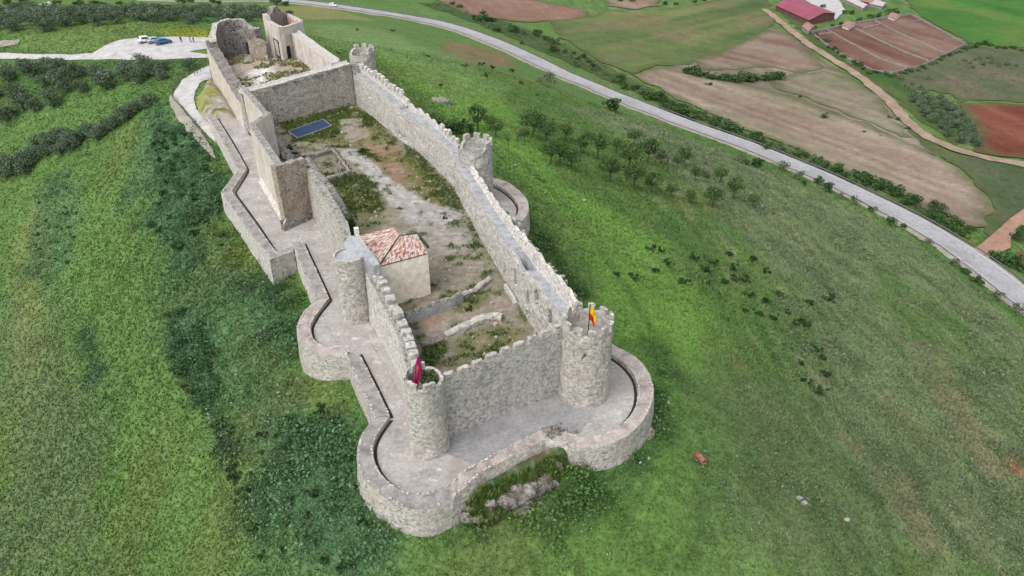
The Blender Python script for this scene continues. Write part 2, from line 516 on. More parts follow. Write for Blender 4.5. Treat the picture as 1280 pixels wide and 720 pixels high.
# ------------------------------------------------------------------ colours of ground cover (own colours; DEEP also paints wall shade)
GRASS = np.array(lin(101, 131, 72, .72)); GRASS2 = np.array(lin(116, 138, 80, .72)); DEEP = np.array(lin(72, 102, 62, .74)); SCRUB = np.array(lin(116, 130, 96, .82))
DRY = np.array(lin(146, 146, 92, .62)); WEED = np.array(lin(78, 108, 78, .84)); EARTH = np.array(lin(150, 122, 98, .62)); YEL = np.array(lin(150, 160, 50, .62)); TAN = np.array(lin(176, 152, 124, .62))

# ------------------------------------------------------------------ the ground sheet and what grows on it
def axis(parts):
    out = []
    for a, b, s in parts:
        out += list(np.arange(a, b, s))
    return np.array(out + [parts[-1][1]], float)

XS = axis([(-3000, -700, 230), (-700, -330, 26), (-330, -130, 4.0), (-130, 150, 1.15), (150, 400, 3.6), (400, 800, 26), (800, 3000, 220)])
YS = axis([(-700, -40, 44), (-40, 24, 4), (24, 220, 1.15), (220, 470, 2.8), (470, 640, 5), (640, 1000, 26), (1000, 4000, 250)])

COVER = [  # outline in the survey photo, colour, soft edge (m), amount
    ([(0, 200), (170, 190), (260, 140), (330, 330), (400, 470), (470, 640), (500, 720), (0, 720)], GRASS * .95, 6, .6),
    ([(80, 245), (180, 240), (175, 330), (140, 370), (190, 420), (270, 560), (300, 720), (200, 720), (160, 560), (90, 420), (60, 330)], GRASS * 1.08, 5, .75),
    ([(0, 380), (60, 370), (80, 450), (110, 560), (120, 720), (0, 720)], SCRUB * .8, 8, .55),
    ([(15, 300), (48, 240), (60, 330), (45, 460), (20, 470)], DRY * .9, 5, .45),
    ([(185, 150), (245, 155), (280, 240), (290, 300), (335, 350), (330, 375), (280, 330), (225, 320), (200, 305), (178, 280), (205, 240)], WEED * .84, 3, .8),
    ([(208, 395), (235, 380), (265, 425), (272, 490), (300, 560), (296, 600), (272, 585), (262, 520), (216, 462)], WEED * .78, 1.8, .92),
    ([(300, 372), (345, 340), (372, 350), (388, 450), (360, 455), (318, 440)], DEEP * .92, 3, .8),
    ([(285, 580), (340, 520), (420, 500), (450, 560), (460, 640), (470, 720), (300, 720)], WEED * 1.05, 6, .5),
    ([(98, 415), (125, 410), (128, 470), (108, 480)], WEED * .8, 1.8, .85),
    ([(45, 240), (85, 215), (100, 260), (90, 330), (60, 370), (40, 340)], WEED * 1.1, 4, .55),
    ([(290, 400), (360, 460), (420, 470), (440, 510), (380, 520), (300, 470)], DRY * .62 + YEL * .2, 3, .55),
    ([(230, 285), (300, 270), (330, 350), (270, 330)], YEL * .75, 3, .6),
    # right slope
    ([(460, 60), (620, 110), (700, 230), (830, 300), (900, 420), (870, 500), (960, 720), (700, 720), (760, 600), (820, 500), (720, 300), (640, 200), (500, 100)], np.array(lin(108, 143, 70, .94)), 6, .8),
    ([(390, 30), (470, 35), (560, 70), (640, 110), (560, 130), (470, 70), (400, 55)], np.array(lin(114, 138, 86, .80)), 6, .7),
    ([(560, 50), (640, 70), (640, 85), (590, 82), (555, 65)], EARTH * .95, 4, .75),
    ([(720, 138), (790, 146), (850, 170), (960, 212), (1080, 268), (1200, 350), (1290, 430), (1290, 720), (1130, 720), (1060, 560), (1000, 430), (925, 300), (850, 222), (780, 172)], SCRUB * .95, 8, .85),
    ([(1110, 340), (1180, 385), (1250, 450), (1262, 480), (1200, 440), (1130, 420), (1080, 370)], GRASS * .95, 4, .7),
    ([(900, 330), (1010, 350), (1020, 430), (960, 420), (910, 370)], GRASS * .95, 6, .5),
    ([(880, 480), (980, 470), (1060, 560), (1130, 720), (900, 720)], SCRUB * .92, 8, .5),
    ([(1150, 430), (1180, 440), (1220, 520), (1260, 600), (1230, 600), (1180, 520)], TAN * .66, 3, .5),
    ([(1100, 600), (1140, 590), (1180, 690), (1150, 700)], TAN * .6, 3, .45),
    ([(1255, 568), (1280, 575), (1280, 596), (1262, 588)], np.array(lin(176, 128, 96, .62)), .8, 1.),
    ([(820, 440), (860, 500), (850, 600), (800, 640), (700, 680), (640, 720), (880, 720), (930, 600)], GRASS * .82, 5, .6),
    ([(818, 430), (836, 480), (826, 560), (780, 620), (690, 660), (640, 690), (560, 690), (640, 640), (760, 592), (812, 540)], DEEP * .85, 3, .65),  # deep grass with the bastion's soft shade painted into its colour
    ([(660, 290), (715, 370), (735, 372), (690, 300)], DEEP * .7, 2, .8),  # right wall's shade painted as darker grass along its outer foot
    # round the far end
    ([(0, 60), (240, 70), (230, 110), (120, 160), (0, 215)], DEEP * .95, 5, .6),
    ([(0, 150), (100, 110), (215, 85), (222, 110), (160, 150), (60, 175), (0, 190)], GRASS * 1.0, 5, .75),
    ([(30, 45), (270, 30), (270, 48), (150, 55), (100, 66), (30, 64)], GRASS2 * .95, 3, .7),
    ([(200, 38), (262, 38), (262, 49), (225, 47)], YEL * 1.0, 2, .8),
    ([(0, 8), (330, 8), (330, 34), (0, 42)], DEEP * .9, 4, .7),
    ([(190, 120), (280, 250), (392, 470), (470, 600), (480, 720), (340, 720), (292, 600), (250, 480), (200, 330), (150, 220)], WEED * 1.05, 7, .55),
    ([(262, 8), (400, 8), (470, 26), (380, 24), (262, 16)], DRY * .85 + EARTH * .2, 3, .8),
]
_cov = [(ats(p), c, s, a) for p, c, s, a in COVER]
TRAIL = ats([(632, 188), (655, 205), (690, 240), (720, 272), (752, 315), (790, 372), (826, 430), (850, 480), (880, 560), (872, 640), (866, 720)])

def cover(x, y, fine=True):
    x, y = np.asarray(x, float), np.asarray(y, float)
    c = np.empty(x.shape + (3,)); c[:] = GRASS * .9
    n1, n2, n3 = fbm(x / 14, y / 14, 0, 21), fbm(x / 5, y / 5, 0, 22), noise3(x / 1.9, y / 1.9, 0, 23)
    # hill grass turns to drier scrub away from the ridge
    for poly, col, soft, amt in _cov:
        xs = [p[0] for p in poly]; ys = [p[1] for p in poly]
        k = (x > min(xs) - 12) & (x < max(xs) + 12) & (y > min(ys) - 12) & (y < max(ys) + 12)
        if not k.any(): continue
        d = sdf(x[k], y[k], poly) + soft * .7 * n2[k] + soft * .5 * n1[k]
        w = (amt * ss(soft * .6, -soft * .6, d))[..., None]
        c[k] = c[k] * (1 - w) + col * w
    d = np.abs(dline(x, y, TRAIL) + .5 * n2)
    w = (.6 * ss(.9, .15, d) * (.6 + .4 * n3))[..., None]
    c = c * (1 - w) + DEEP * .5 * w
    # patches of other plants
    w = (ss(.15, .55, n1) * .25)[..., None]; c = c * (1 - w) + (DRY * .82) * w
    w = (ss(.2, .6, -n1) * .25)[..., None]; c = c * (1 - w) + (DEEP * 1.0) * w
    w = (ss(.35, .6, n2) * .25)[..., None]; c = c * (1 - w) + (GRASS2 * 1.03) * w
    stv = noise3(x / 1.5 + y / 30, y / 8.5, 0, 25) + .6 * noise3(x / .8, y / 5, 4, 26)
    k = ss(10, 40, x)
    w = (ss(.25, .8, stv) * k * .38)[..., None]; c = c * (1 - w) + DEEP * .68 * w
    w = (ss(.35, .9, -stv) * k * .4)[..., None]; c = c * (1 - w) + (SCRUB * .7 + TAN * .4) * w
    c = c * (1 + .11 * n2 + .11 * n3)[..., None]
    return np.clip(c, .005, .8)

gx, gy = np.meshgrid(XS, YS)
gz = ground(gx.ravel(), gy.ravel())
gcol = cover(gx.ravel(), gy.ravel())
nx, ny = len(XS), len(YS)
ii = np.arange(nx * ny).reshape(ny, nx)
quad = np.stack([ii[:-1, :-1].ravel(), ii[:-1, 1:].ravel(), ii[1:, 1:].ravel(), ii[1:, :-1].ravel()], 1)
terrain = mk("terrain", np.c_[gx.ravel(), gy.ravel(), gz], quad, M['terrain'], smooth=True, col=gcol)
tag(terrain, "green grassy castle hill falling to farmland in the valley", "hillside", kind='structure')

# exact height of the ground sheet between its grid points
_gz2 = gz.reshape(ny, nx)
def gh(x, y):
    x, y = np.asarray(x, float), np.asarray(y, float)
    i = np.clip(np.searchsorted(XS, x) - 1, 0, nx - 2); j = np.clip(np.searchsorted(YS, y) - 1, 0, ny - 2)
    u = (x - XS[i]) / (XS[i + 1] - XS[i]); v = (y - YS[j]) / (YS[j + 1] - YS[j])
    a = _gz2[j, i] * (1 - u) + _gz2[j, i + 1] * u; b = _gz2[j + 1, i] * (1 - u) + _gz2[j + 1, i + 1] * u
    return a * (1 - v) + b * v

# ------------------------------------------------------------------ farmland beyond the road, tracks, roads
def ploughed(c1, c2, ang, row=5.0, patch=None, pc=None, along=None):
    if along is not None:
        a, b = ats(along); ang = math.atan2(b[1] - a[1], b[0] - a[0]) + math.pi / 2
    ca, sa = math.cos(ang), math.sin(ang)
    def f(x, y):
        s, l = x * ca + y * sa, x * -sa + y * ca
        w_ = 6 * noise3(x / 90, y / 90, 5, 40)
        n = fbm(x / 40, y / 40, 0, 41); n2 = noise3((s + w_) / row, l / (row * 16), 0, 42); n4 = noise3((s + w_) / (row * 2.6), l / (row * 22), 7, 45); n3 = noise3(x / 7, y / 7, 0, 43)
        t = np.clip(.5 + .6 * n + .55 * n2 + .5 * n4 + .2 * n3, -.3, 1.3)[..., None]
        c = np.array(c1) * (1 - t) + np.array(c2) * t
        if pc is not None:
            w = ss(.05, .5, fbm(x / 30, y / 30, 3, 44) + .5 * n4)[..., None] * .8; c = c * (1 - w) + np.array(pc) * w
        w = (ss(.62, .9, noise3((s + w_) / 2.6, l / 60, 11, 46)) * .35)[..., None]; c = c * (1 - w) + np.array(c2) * 1.18 * w
        g = c.mean(-1, keepdims=True); c = g + (c - g) * .86
        return np.clip(c, .004, .9)
    return f

def margin(cf, P, col, wid=5.0):
    def f(x, y):
        c = cf(x, y); d = sdf(x, y, P) + wid * .5 * fbm(x / 9, y / 9, 1, 47)
        w = ss(-wid, .5, d)[..., None] * .8
        return c * (1 - w) + np.array(col) * w
    return f

K = .44
FIELDS = [
    ("fallow_field", "grey tan fallow ground lying between and under the tilled fields beyond the road", [(782, 94), (870, 74), (965, 34), (990, 44), (1032, 80), (1075, 104), (1112, 128), (1150, 170), (1190, 200), (1130, 180), (1000, 130), (900, 104), (830, 100)], ploughed(lin(164, 148, 128, K), lin(192, 174, 152, K), .5, 5, 1, lin(156, 148, 116, K), along=((900, 90), (1120, 160))), .22),
    ("ploughed_field", "pinkish brown ploughed strip at the top edge beyond the road", [(520, -10), (640, -4), (736, 14), (735, 22), (700, 27), (640, 27), (585, 18)], ploughed(lin(170, 128, 106, K), lin(186, 146, 122, K), .3), .35),
    ("pasture", "wide pale green field with yellow streaks beyond the road", [(690, 26), (736, 22), (760, 13), (830, 12), (880, 4), (920, -8), (955, -6), (972, 24), (958, 40), (900, 66), (868, 80), (822, 82), (792, 92), (752, 78), (700, 48)], ploughed(lin(112, 136, 76, K), lin(142, 156, 88, K), .9, 6, 1, lin(156, 140, 100, K), along=((740, 60), (930, 20))), .35),
    ("ploughed_field", "brown ploughed field sloping between the green field and the dirt track", [(872, 76), (905, 64), (960, 38), (985, 42), (1010, 62), (1030, 88), (990, 92), (960, 84), (915, 88), (880, 88)], ploughed(lin(164, 130, 114, K), lin(194, 168, 146, K), 1.1, 5, 1, lin(180, 164, 142, K), along=((900, 66), (1000, 92))), .4),
    ("stubble_field", "long tan stubble field along the road verge", [(792, 94), (822, 84), (880, 97), (960, 112), (1040, 140), (1130, 176), (1192, 208), (1222, 232), (1237, 262), (1232, 284), (1205, 284), (1150, 262), (1080, 228), (1000, 190), (930, 162), (860, 130), (815, 108)], ploughed(lin(172, 146, 126, K), lin(206, 184, 160, K), .75, 3.5, 1, lin(170, 158, 124, K), along=((820, 100), (1180, 240))), .4),
    ("stubble_field", "olive tan fallow field beside the dirt track bend", [(958, 100), (1000, 92), (1034, 90), (1072, 104), (1100, 122), (1108, 140), (1140, 172), (1128, 172), (1040, 136), (975, 112)], ploughed(lin(168, 154, 128, K), lin(194, 180, 152, K), .5, 4, 1, lin(158, 154, 116, K), along=((970, 108), (1110, 158))), .45),
    ("ploughed_field", "dark red ploughed field at the right edge", [(1200, 130), (1300, 131), (1310, 204), (1250, 196), (1221, 190), (1219, 160)], ploughed(lin(142, 74, 56, K), lin(168, 98, 74, K), .2, 4), .45),
    ("crop_field", "bright green young crop field in the top right corner", [(1120, -14), (1320, -14), (1330, 62), (1270, 60), (1212, 55), (1146, 18)], ploughed(lin(82, 146, 52, K), lin(96, 160, 62, K), .3, 9, 1, lin(126, 158, 66, K)), .35),
    ("ploughed_field", "pale pink tilled patch at the top edge behind shrubs", [(757, -8), (824, -8), (822, 8), (795, 12), (762, 8)], ploughed(lin(184, 152, 128, K), lin(196, 168, 146, K), .2), .35),
    ("ploughed_field", "small dark red ploughed corner near the track junction", [(1266, 322), (1300, 312), (1310, 340), (1276, 332)], ploughed(lin(128, 66, 52, K), lin(150, 88, 66, K), .2, 3), .35),
    ("scrubland", "grey green scrubland between farm pens and red field", [(1112, 92), (1160, 76), (1212, 57), (1290, 64), (1300, 128), (1210, 126), (1196, 130), (1190, 118), (1140, 112)], ploughed(lin(112, 124, 86, K), lin(134, 136, 104, K), .2, 6, 1, lin(150, 132, 106, K)), .3),
    ("scrubland", "rough green scrub between the stubble field and right edge", [(1108, 126), (1142, 160), (1180, 190), (1290, 210), (1300, 262), (1240, 300), (1226, 290), (1240, 262), (1222, 228), (1190, 204), (1150, 180)], ploughed(lin(92, 118, 72, K), lin(120, 130, 92, K), .2, 6, 1, lin(142, 128, 98, K)), .3),
    ("grass_verge", "strip of green verge grass on the far side of the road", [(560, 4), (620, 24), (690, 50), (760, 84), (812, 110), (860, 133), (930, 165), (1000, 194), (1080, 232), (1150, 266), (1210, 290), (1222, 312), (1140, 266), (1040, 216), (960, 182), (860, 140), (760, 102), (700, 74), (640, 48), (575, 22), (520, 4)], ploughed(lin(84, 116, 64, K), lin(106, 132, 74, K), .75, 5, 1, lin(128, 130, 90, K)), .25),
    ("grass_strip", "green strip of weeds beside the dirt track below the pens", [(985, 2), (1010, 20), (1030, 55), (1060, 78), (1120, 96), (1150, 120), (1200, 132), (1218, 170), (1200, 184), (1150, 150), (1110, 118), (1062, 86), (1020, 56), (975, 16)], ploughed(lin(84, 122, 58, K), lin(112, 138, 70, K), .3, 5, 1, lin(126, 126, 82, K)), .25),
]
for nm, lab, px, cf, lift in FIELDS:
    _P = ats(px)
    o = drape(nm, _P, gh, M['field'], step=2.4, lift=lift, colf=margin(cf, _P, lin(116, 126, 82, K), 3.0 if nm.startswith('grass') else 6.0), edge=2.2)
    tag(o, lab, "field")

def ribbon(name, px_center, width, lift, mat, step=3.0, wob=0.0, hfun=None, pts=None, off=0.0, nw=4, drop=False):
    P = pts if pts is not None else ats(px_center)
    P = resample(P, max(2, int(plen(P) / step)))
    for _ in range(6):
        P[1:-1] = .25 * P[:-2] + .5 * P[1:-1] + .25 * P[2:]
    T = np.gradient(P, axis=0); T /= np.linalg.norm(T, axis=1)[:, None]
    Nn = np.stack([T[:, 1], -T[:, 0]], 1)
    cols = []
    hz = gh if hfun is None else hfun
    for k in range(nw):
        w = (k / (nw - 1) - .5) * width + off
        q = P + Nn * w
        if wob and k in (0, nw - 1):
            q = q + Nn * (wob * noise3(q[:, 0] / 3, q[:, 1] / 3, 0, 51))[:, None]
        cols.append(q)
    A = np.stack(cols, 1)
    zz = hz(A[..., 0].ravel(), A[..., 1].ravel()).reshape(A.shape[:2])
    if drop:
        g0 = gh(A[..., 0].ravel(), A[..., 1].ravel()).reshape(A.shape[:2])
        zz[:, 0], zz[:, -1] = g0[:, 0] - .25 - lift, g0[:, -1] - .25 - lift
    V = np.concatenate([A, (zz + lift)[..., None]], 2).reshape(-1, 3)
    n = len(P); I = np.arange(n * nw).reshape(n, nw)
    F = np.stack([I[:-1, :-1].ravel(), I[:-1, 1:].ravel(), I[1:, 1:].ravel(), I[1:, :-1].ravel()], 1)
    o = mk(name, V, F, mat, smooth=True)
    return o, P, Nn

ROADPX = [(180, -1), (260, 1), (330, 0.5), (365, 3), (400, 7), (440, 13), (480, 19), (530, 27), (575, 38), (610, 52), (650, 70), (690, 90), (730, 107), (780, 128), (850, 155), (930, 184), (1010, 217), (1090, 254), (1170, 297), (1240, 345), (1310, 402)]
_rd = ats(ROADPX)
_rdP = resample(_rd, 400)
for _ in range(30):
    _rdP[1:-1] = .25 * _rdP[:-2] + .5 * _rdP[1:-1] + .25 * _rdP[2:]
_rz = gh(_rdP[:, 0], _rdP[:, 1])
for _ in range(60):
    _rz[1:-1] = .25 * _rz[:-2] + .5 * _rz[1:-1] + .25 * _rz[2:]
def road_h(x, y):
    x, y = np.asarray(x, float), np.asarray(y, float)
    d = (x[:, None] - _rdP[None, :, 0]) ** 2 + (y[:, None] - _rdP[None, :, 1]) ** 2
    k = d.argmin(1)
    return np.maximum(_rz[k], gh(x, y))
o, _, _ = ribbon("road_verge", None, 15.0, .42, M['verge'], 3, .8, road_h, _rdP, 0, 9, True); tag(o, "dusty verge along both sides of the valley road", "verge", kind='structure')
o, RP, RN = ribbon("road", None, 9.6, .62, M['asphalt'], 3, .25, road_h, _rdP, 0, 7); tag(o, "pale grey valley road curving past the hill", "road", kind='structure')
o, _, _ = ribbon("road_marking", None, .18, .68, M['paint'], 3, 0, road_h, _rdP, 4.1, 2); tag(o, "faint white edge line along the far side of the road", "road line", kind='structure')
o, _, _ = ribbon("road_marking", None, .18, .68, M['paint'], 3, 0, road_h, _rdP, -4.1, 2); tag(o, "faint white edge line along the hill side of the road", "road line", kind='structure')

# guard rail on the far side of the road
gr = thing("guard_rail", "long low grey guard rail along the far edge of the road", "guard rail", (RP[60][0], RP[60][1], 0))
mb = MB(); mp = MB()
M['rail'] = plain("dull_galvanised_steel", (.16, .155, .155), .55, .4)
q = RP - RN * 5.6 if True else RP
def side(P, Nn, w):
    return P + Nn * w
_s = 1 if (side(RP, RN, 5.4)[len(RP) // 2] - np.array(ats([(860, 120)])[0])) @ (side(RP, RN, 5.4)[len(RP) // 2] - np.array(ats([(860, 120)])[0])) < (side(RP, RN, -5.4)[len(RP) // 2] - np.array(ats([(860, 120)])[0])) @ (side(RP, RN, -5.4)[len(RP) // 2] - np.array(ats([(860, 120)])[0])) else -1
gq = side(RP, RN, 5.4 * _s); gqz = road_h(gq[:, 0], gq[:, 1]) + .5
V = []; F = []
for i in range(len(gq)):
    for dz, dn in ((.42, 0), (.58, .05), (.78, 0), (.78, -.06), (.42, -.06)):
        V.append((gq[i, 0] + RN[i, 0] * dn, gq[i, 1] + RN[i, 1] * dn, gqz[i] + dz))
for i in range(len(gq) - 1):
    for k in range(5):
        F.append((i * 5 + k, i * 5 + (k + 1) % 5, i * 5 + 5 + (k + 1) % 5, i * 5 + 5 + k))
mk("rail", V, F, M['rail'], gr)
for i in range(0, len(gq), 2):
    mp.box((gq[i, 0], gq[i, 1], gqz[i] + .3), (.14, .14, .9))
po = mp.build("posts", M['rail'], gr); po["kind"] = "stuff"

M['track'] = mottled('ochre_dirt_track', [(.20, .14, .10), (.28, .205, .15), (.34, .265, .20)], .15, .95, 1.5)
M['red_track'] = mottled('red_dirt_track', [(.24, .135, .095), (.31, .185, .135), (.35, .225, .165)], .15, .95, 1.5)
o, _, _ = ribbon("dirt_track", [(955, 12), (985, 36), (1012, 58), (1045, 78), (1085, 104), (1112, 128), (1135, 155), (1165, 178), (1205, 193), (1300, 212)], 5.0, .6, M['track'], 4, .8); tag(o, "ochre dirt track winding between stubble fields and farm pens", "dirt track", kind='structure')
o = drape("dirt_track", ats([(1212, 316), (1224, 308), (1240, 295), (1262, 275), (1300, 248), (1305, 268), (1275, 286), (1262, 300), (1262, 312), (1240, 322), (1224, 330)]), gh, M['red_track'], 2.0, .72); tag(o, "red earth track joining the road at the right edge", "dirt track")
o = drape("car_park", ats([(0, 67), (60, 68.5), (115, 67), (132, 58), (150, 50), (180, 47.5), (262, 47.5), (266, 60), (236, 64), (262, 68), (262, 73), (205, 74), (130, 75), (60, 73.5), (0, 74.5)]), gh, M['gravel'], 1.6, .12); tag(o, "pale gravel car park and drive behind the castle", "car park")
o = drape("dirt_patch", ats([(38, 8), (62, 2), (64, 6), (44, 13)]), gh, M['gravel'], 2.0, .2); tag(o, "pale bare track among trees in the top left corner", "dirt track")
o = drape("dirt_patch", ats([(0, 52), (26, 50), (22, 56), (0, 60)]), gh, M['verge'], 2.0, .15); tag(o, "bare dusty bank at the left edge beside the drive", "bank")
o = drape("gravel_path", ats([(262, 83), (246, 89), (228, 100), (217, 120), (219, 128), (230, 136), (245, 154), (262, 172), (270, 180), (268, 164), (258, 148), (246, 138), (242, 124), (250, 106), (264, 96)]), gh, M['gravel'], .8, .12); tag(o, "white gravel path curving along the castle's left flank", "path")
o = drape("bare_bank", ats([(212, 122), (218, 122), (232, 142), (250, 164), (262, 184), (272, 200), (262, 196), (240, 170), (222, 148), (212, 132)]), gh, M['verge'], .8, .28, edge=.3); tag(o, "ochre earth bank below the gravel path fence", "bank")

# ------------------------------------------------------------------ masonry builders
def sweep(name, outer, inner, zo, zi, top, mat, parent=None, ds=.45, nz=10, nt=6, rough=.06, batter=0.0, niches=(), onich=(), topmat=None, smooth=False, tsplit=None, ragged=0.0, seed=1, topfrom=0.0):
    """a wall between two plan lines: outer face, top, inner face; top(s, t) gives the height at s metres along and t across (0 outer - 1 inner)"""
    L = max(plen(outer), plen(inner))
    n = max(3, int(L / ds) + 1)
    O, I = resample(outer, n), resample(inner, n)
    s = np.linspace(0, L, n)
    ts = list(np.linspace(0, 1, nt)) if tsplit is None else tsplit
    cols = []
    zoo = np.asarray([zo(v) for v in s]) if callable(zo) else np.full(n, float(zo))
    zii = np.asarray([zi(v) for v in s]) if callable(zi) else np.full(n, float(zi))
    rag = ragged * (noise3(s / 1.1, 0, 0, 60 + seed) + .6 * noise3(s / .45, 3, 0, 61 + seed))
    def tp(t, k=None):
        z = np.array([top(v, t) for v in s]) + rag * (1 if ragged else 0)
        return z
    D = (I - O); T = D / np.linalg.norm(D, axis=1)[:, None]
    zt0, zt1 = tp(ts[0]), tp(ts[-1])
    for k in range(nz):
        f = k / nz
        z = zoo + (zt0 - zoo) * f
        p = O - T * (batter * (1 - f))
        if onich:
            dd = np.zeros(n)
            for (s0, z0, w, h, dep) in onich:
                dd = np.maximum(dd, dep * ((np.abs(s - s0) < w / 2) & (np.abs(z - z0) < h / 2)))
            p = p + T * dd[:, None]
        cols.append(np.c_[p, z])
    for t in ts:
        cols.append(np.c_[O + D * t, tp(t)])
    for k in range(nz - 1, -1, -1):
        f = k / nz
        z = zii + (zt1 - zii) * f
        p = I.copy()
        if niches:
            dd = np.zeros(n)
            for (s0, z0, w, h, dep) in niches:
                e = (np.abs(s - s0) / (w / 2)) ** 2.5 + (np.abs(z - z0) / (h / 2)) ** 2.5
                dd = np.maximum(dd, dep * (e < 1))
            p = p - T * dd[:, None]
        cols.append(np.c_[p, z])
    A = np.stack(cols, 1); m = A.shape[1]
    if rough:
        x, y, z = A[..., 0], A[..., 1], A[..., 2]
        d = rough * (noise3(x / .7, y / .7, z / .7, 70 + seed) + .6 * noise3(x / 2.2, y / 2.2, z / 2.2, 71 + seed))
        sgn = np.r_[-np.ones(nz), np.zeros(len(ts)), np.ones(nz)]
        A[..., :2] += (d * sgn[None])[..., None] * T[:, None]
        A[:, nz:nz + len(ts), 2] += d[:, nz:nz + len(ts)] * (.35 if topfrom else 1.0)
    V = A.reshape(-1, 3); ix = np.arange(n * m).reshape(n, m)
    F = [tuple(q) for q in np.stack([ix[:-1, :-1].ravel(), ix[1:, :-1].ravel(), ix[1:, 1:].ravel(), ix[:-1, 1:].ravel()], 1)]
    F += [tuple(ix[0]), tuple(ix[-1][::-1])]
    F += [(ix[i, 0], ix[i, m - 1], ix[i + 1, m - 1], ix[i + 1, 0]) for i in range(n - 1)]
    o = mk(name, V, F, [mat, topmat or mat], parent, smooth)
    if topmat is not None:
        nf = m - 1
        mi = np.zeros(len(o.data.polygons), np.int32)
        for i in range(n - 1):
            for k in range(nz, nz + len(ts) - 1):
                if ts[k - nz] >= topfrom - 1e-6: mi[i * nf + k] = 1
        o.data.polygons.foreach_set("material_index", mi)
    return o

def block(name, c, d, rz, mat, parent, jit=.05, wob=.04):
    """a weathered masonry block: subdivided box with worn edges"""
    bm = bmesh.new()
    bmesh.ops.create_cube(bm, size=1)
    bmesh.ops.subdivide_edges(bm, edges=bm.edges[:], cuts=2, use_grid_fill=True)
    cs, sn = math.cos(rz), math.sin(rz)
    jx = [random.uniform(-jit, jit) for _ in range(6)]
    for v in bm.verts:
        x, y, z = v.co
        e = sum(abs(a) > .49 for a in (x, y, z))
        k = 1 - (.05 if e >= 2 else 0) - (.05 if e == 3 else 0)
        if z < -.4: k = 1
        x *= d[0] * k + jx[0] * z; y *= d[1] * k + jx[1] * z; z = z * d[2] * (k if z > 0 else 1)
        x += random.uniform(-wob, wob); y += random.uniform(-wob, wob); z += random.uniform(-wob, wob)
        v.co = (c[0] + x * cs - y * sn, c[1] + x * sn + y * cs, c[2] + z)
    V = [tuple(v.co) for v in bm.verts]; bm.verts.index_update()
    F = [tuple(v.index for v in f.verts) for f in bm.faces]
    bm.free()
    return mk(name, V, F, mat, parent)

def tower(label, c, r0, r1, z0, z1, floor_z, thick, nm, mh, mat, fmat, gap=.42, missing=(), a0=0.0, rough=.07, group="round towers of the castle", lowrim=None, slit=()):
    t = thing("round_tower", label, "tower", (c[0], c[1], z0), group)
    n = 64; rows = int((z1 - z0) / .45)
    th = np.linspace(0, 2 * math.pi, n, endpoint=False)
    prof = [(r0 + (r1 - r0) * k / rows, z0 + (z1 - z0) * k / rows, 1) for k in range(rows + 1)] + [(r1 - thick, z1, 0), (r1 - thick - .02, floor_z, 0)]
    A = []
    for r, z, out in prof:
        x, y = np.cos(th), np.sin(th)
        d = rough * (noise3(x * r / .6, y * r / .6, z / .6, 81) + .7 * noise3(x * r / 1.6, y * r / 1.6, z / 1.6, 82)) if out else 0 * x
        zz = np.full(n, z)
        if z == z1 and lowrim is not None:
            zz = zz - np.array([lowrim(a) for a in th])
        rr = r + d
        for (sa, sz, w, h) in slit:
            if out and abs(z - sz) < h / 2:
                rr = rr - .5 * (np.abs(((th - sa + math.pi) % (2 * math.pi)) - math.pi) < w / 2)
        A.append(np.c_[c[0] + x * rr, c[1] + y * rr, zz])
    A = np.stack(A); m = len(prof)
    I = np.arange(m * n).reshape(m, n)
    F = []
    for k in range(m - 1):
        for i in range(n):
            F.append((I[k, i], I[k, (i + 1) % n], I[k + 1, (i + 1) % n], I[k + 1, i]))
    o = mk("shaft", A.reshape(-1, 3), F, mat, t)
    # roof floor
    rf = r1 - thick + .03
    g = [(c[0] + rf * math.cos(a), c[1] + rf * math.sin(a)) for a in np.linspace(0, 2 * math.pi, 40, endpoint=False)]
    o = drape("tower_floor", g, lambda x, y: floor_z + .08 * noise3(x / .5, y / .5, 0, 85), fmat, .4, .03, None, None, 0, t)
    for i in range(nm):
        if i in missing: continue
        a = a0 + 2 * math.pi * i / nm
        w = 2 * math.pi / nm * (1 - gap) * random.uniform(.9, 1.1)
        h = mh * random.uniform(.85, 1.1)
        zb = z1 - (lowrim(a) if lowrim else 0) - .05
        ks = 6
        V = []
        for j in range(ks + 1):
            b = a - w / 2 + w * j / ks
            ro, ri = r1 + random.uniform(-.03, .04), r1 - thick * .85 + random.uniform(-.04, .04)
            hh = h * (1 - .12 * abs(j / ks - .5) * 2) + random.uniform(-.05, .05)
            V += [(c[0] + ro * math.cos(b), c[1] + ro * math.sin(b), zb), (c[0] + ro * math.cos(b), c[1] + ro * math.sin(b), zb + hh),
                  (c[0] + ri * math.cos(b), c[1] + ri * math.sin(b), zb + hh), (c[0] + ri * math.cos(b), c[1] + ri * math.sin(b), zb)]
        FF = [(0, 1, 2, 3), tuple(ks * 4 + q for q in (3, 2, 1, 0))]
        for j in range(ks):
            for q in range(4):
                FF.append((j * 4 + q, j * 4 + 4 + q, j * 4 + 4 + (q + 1) % 4, j * 4 + (q + 1) % 4))
        mk("merlon", V, FF, mat, t)
    return t

# ------------------------------------------------------------------ terraces and courtyard floors
def lin_f(pts):
    xs = [p[0] for p in pts]; ys = [p[1] for p in pts]
    return lambda s: float(np.interp(s, xs, ys))

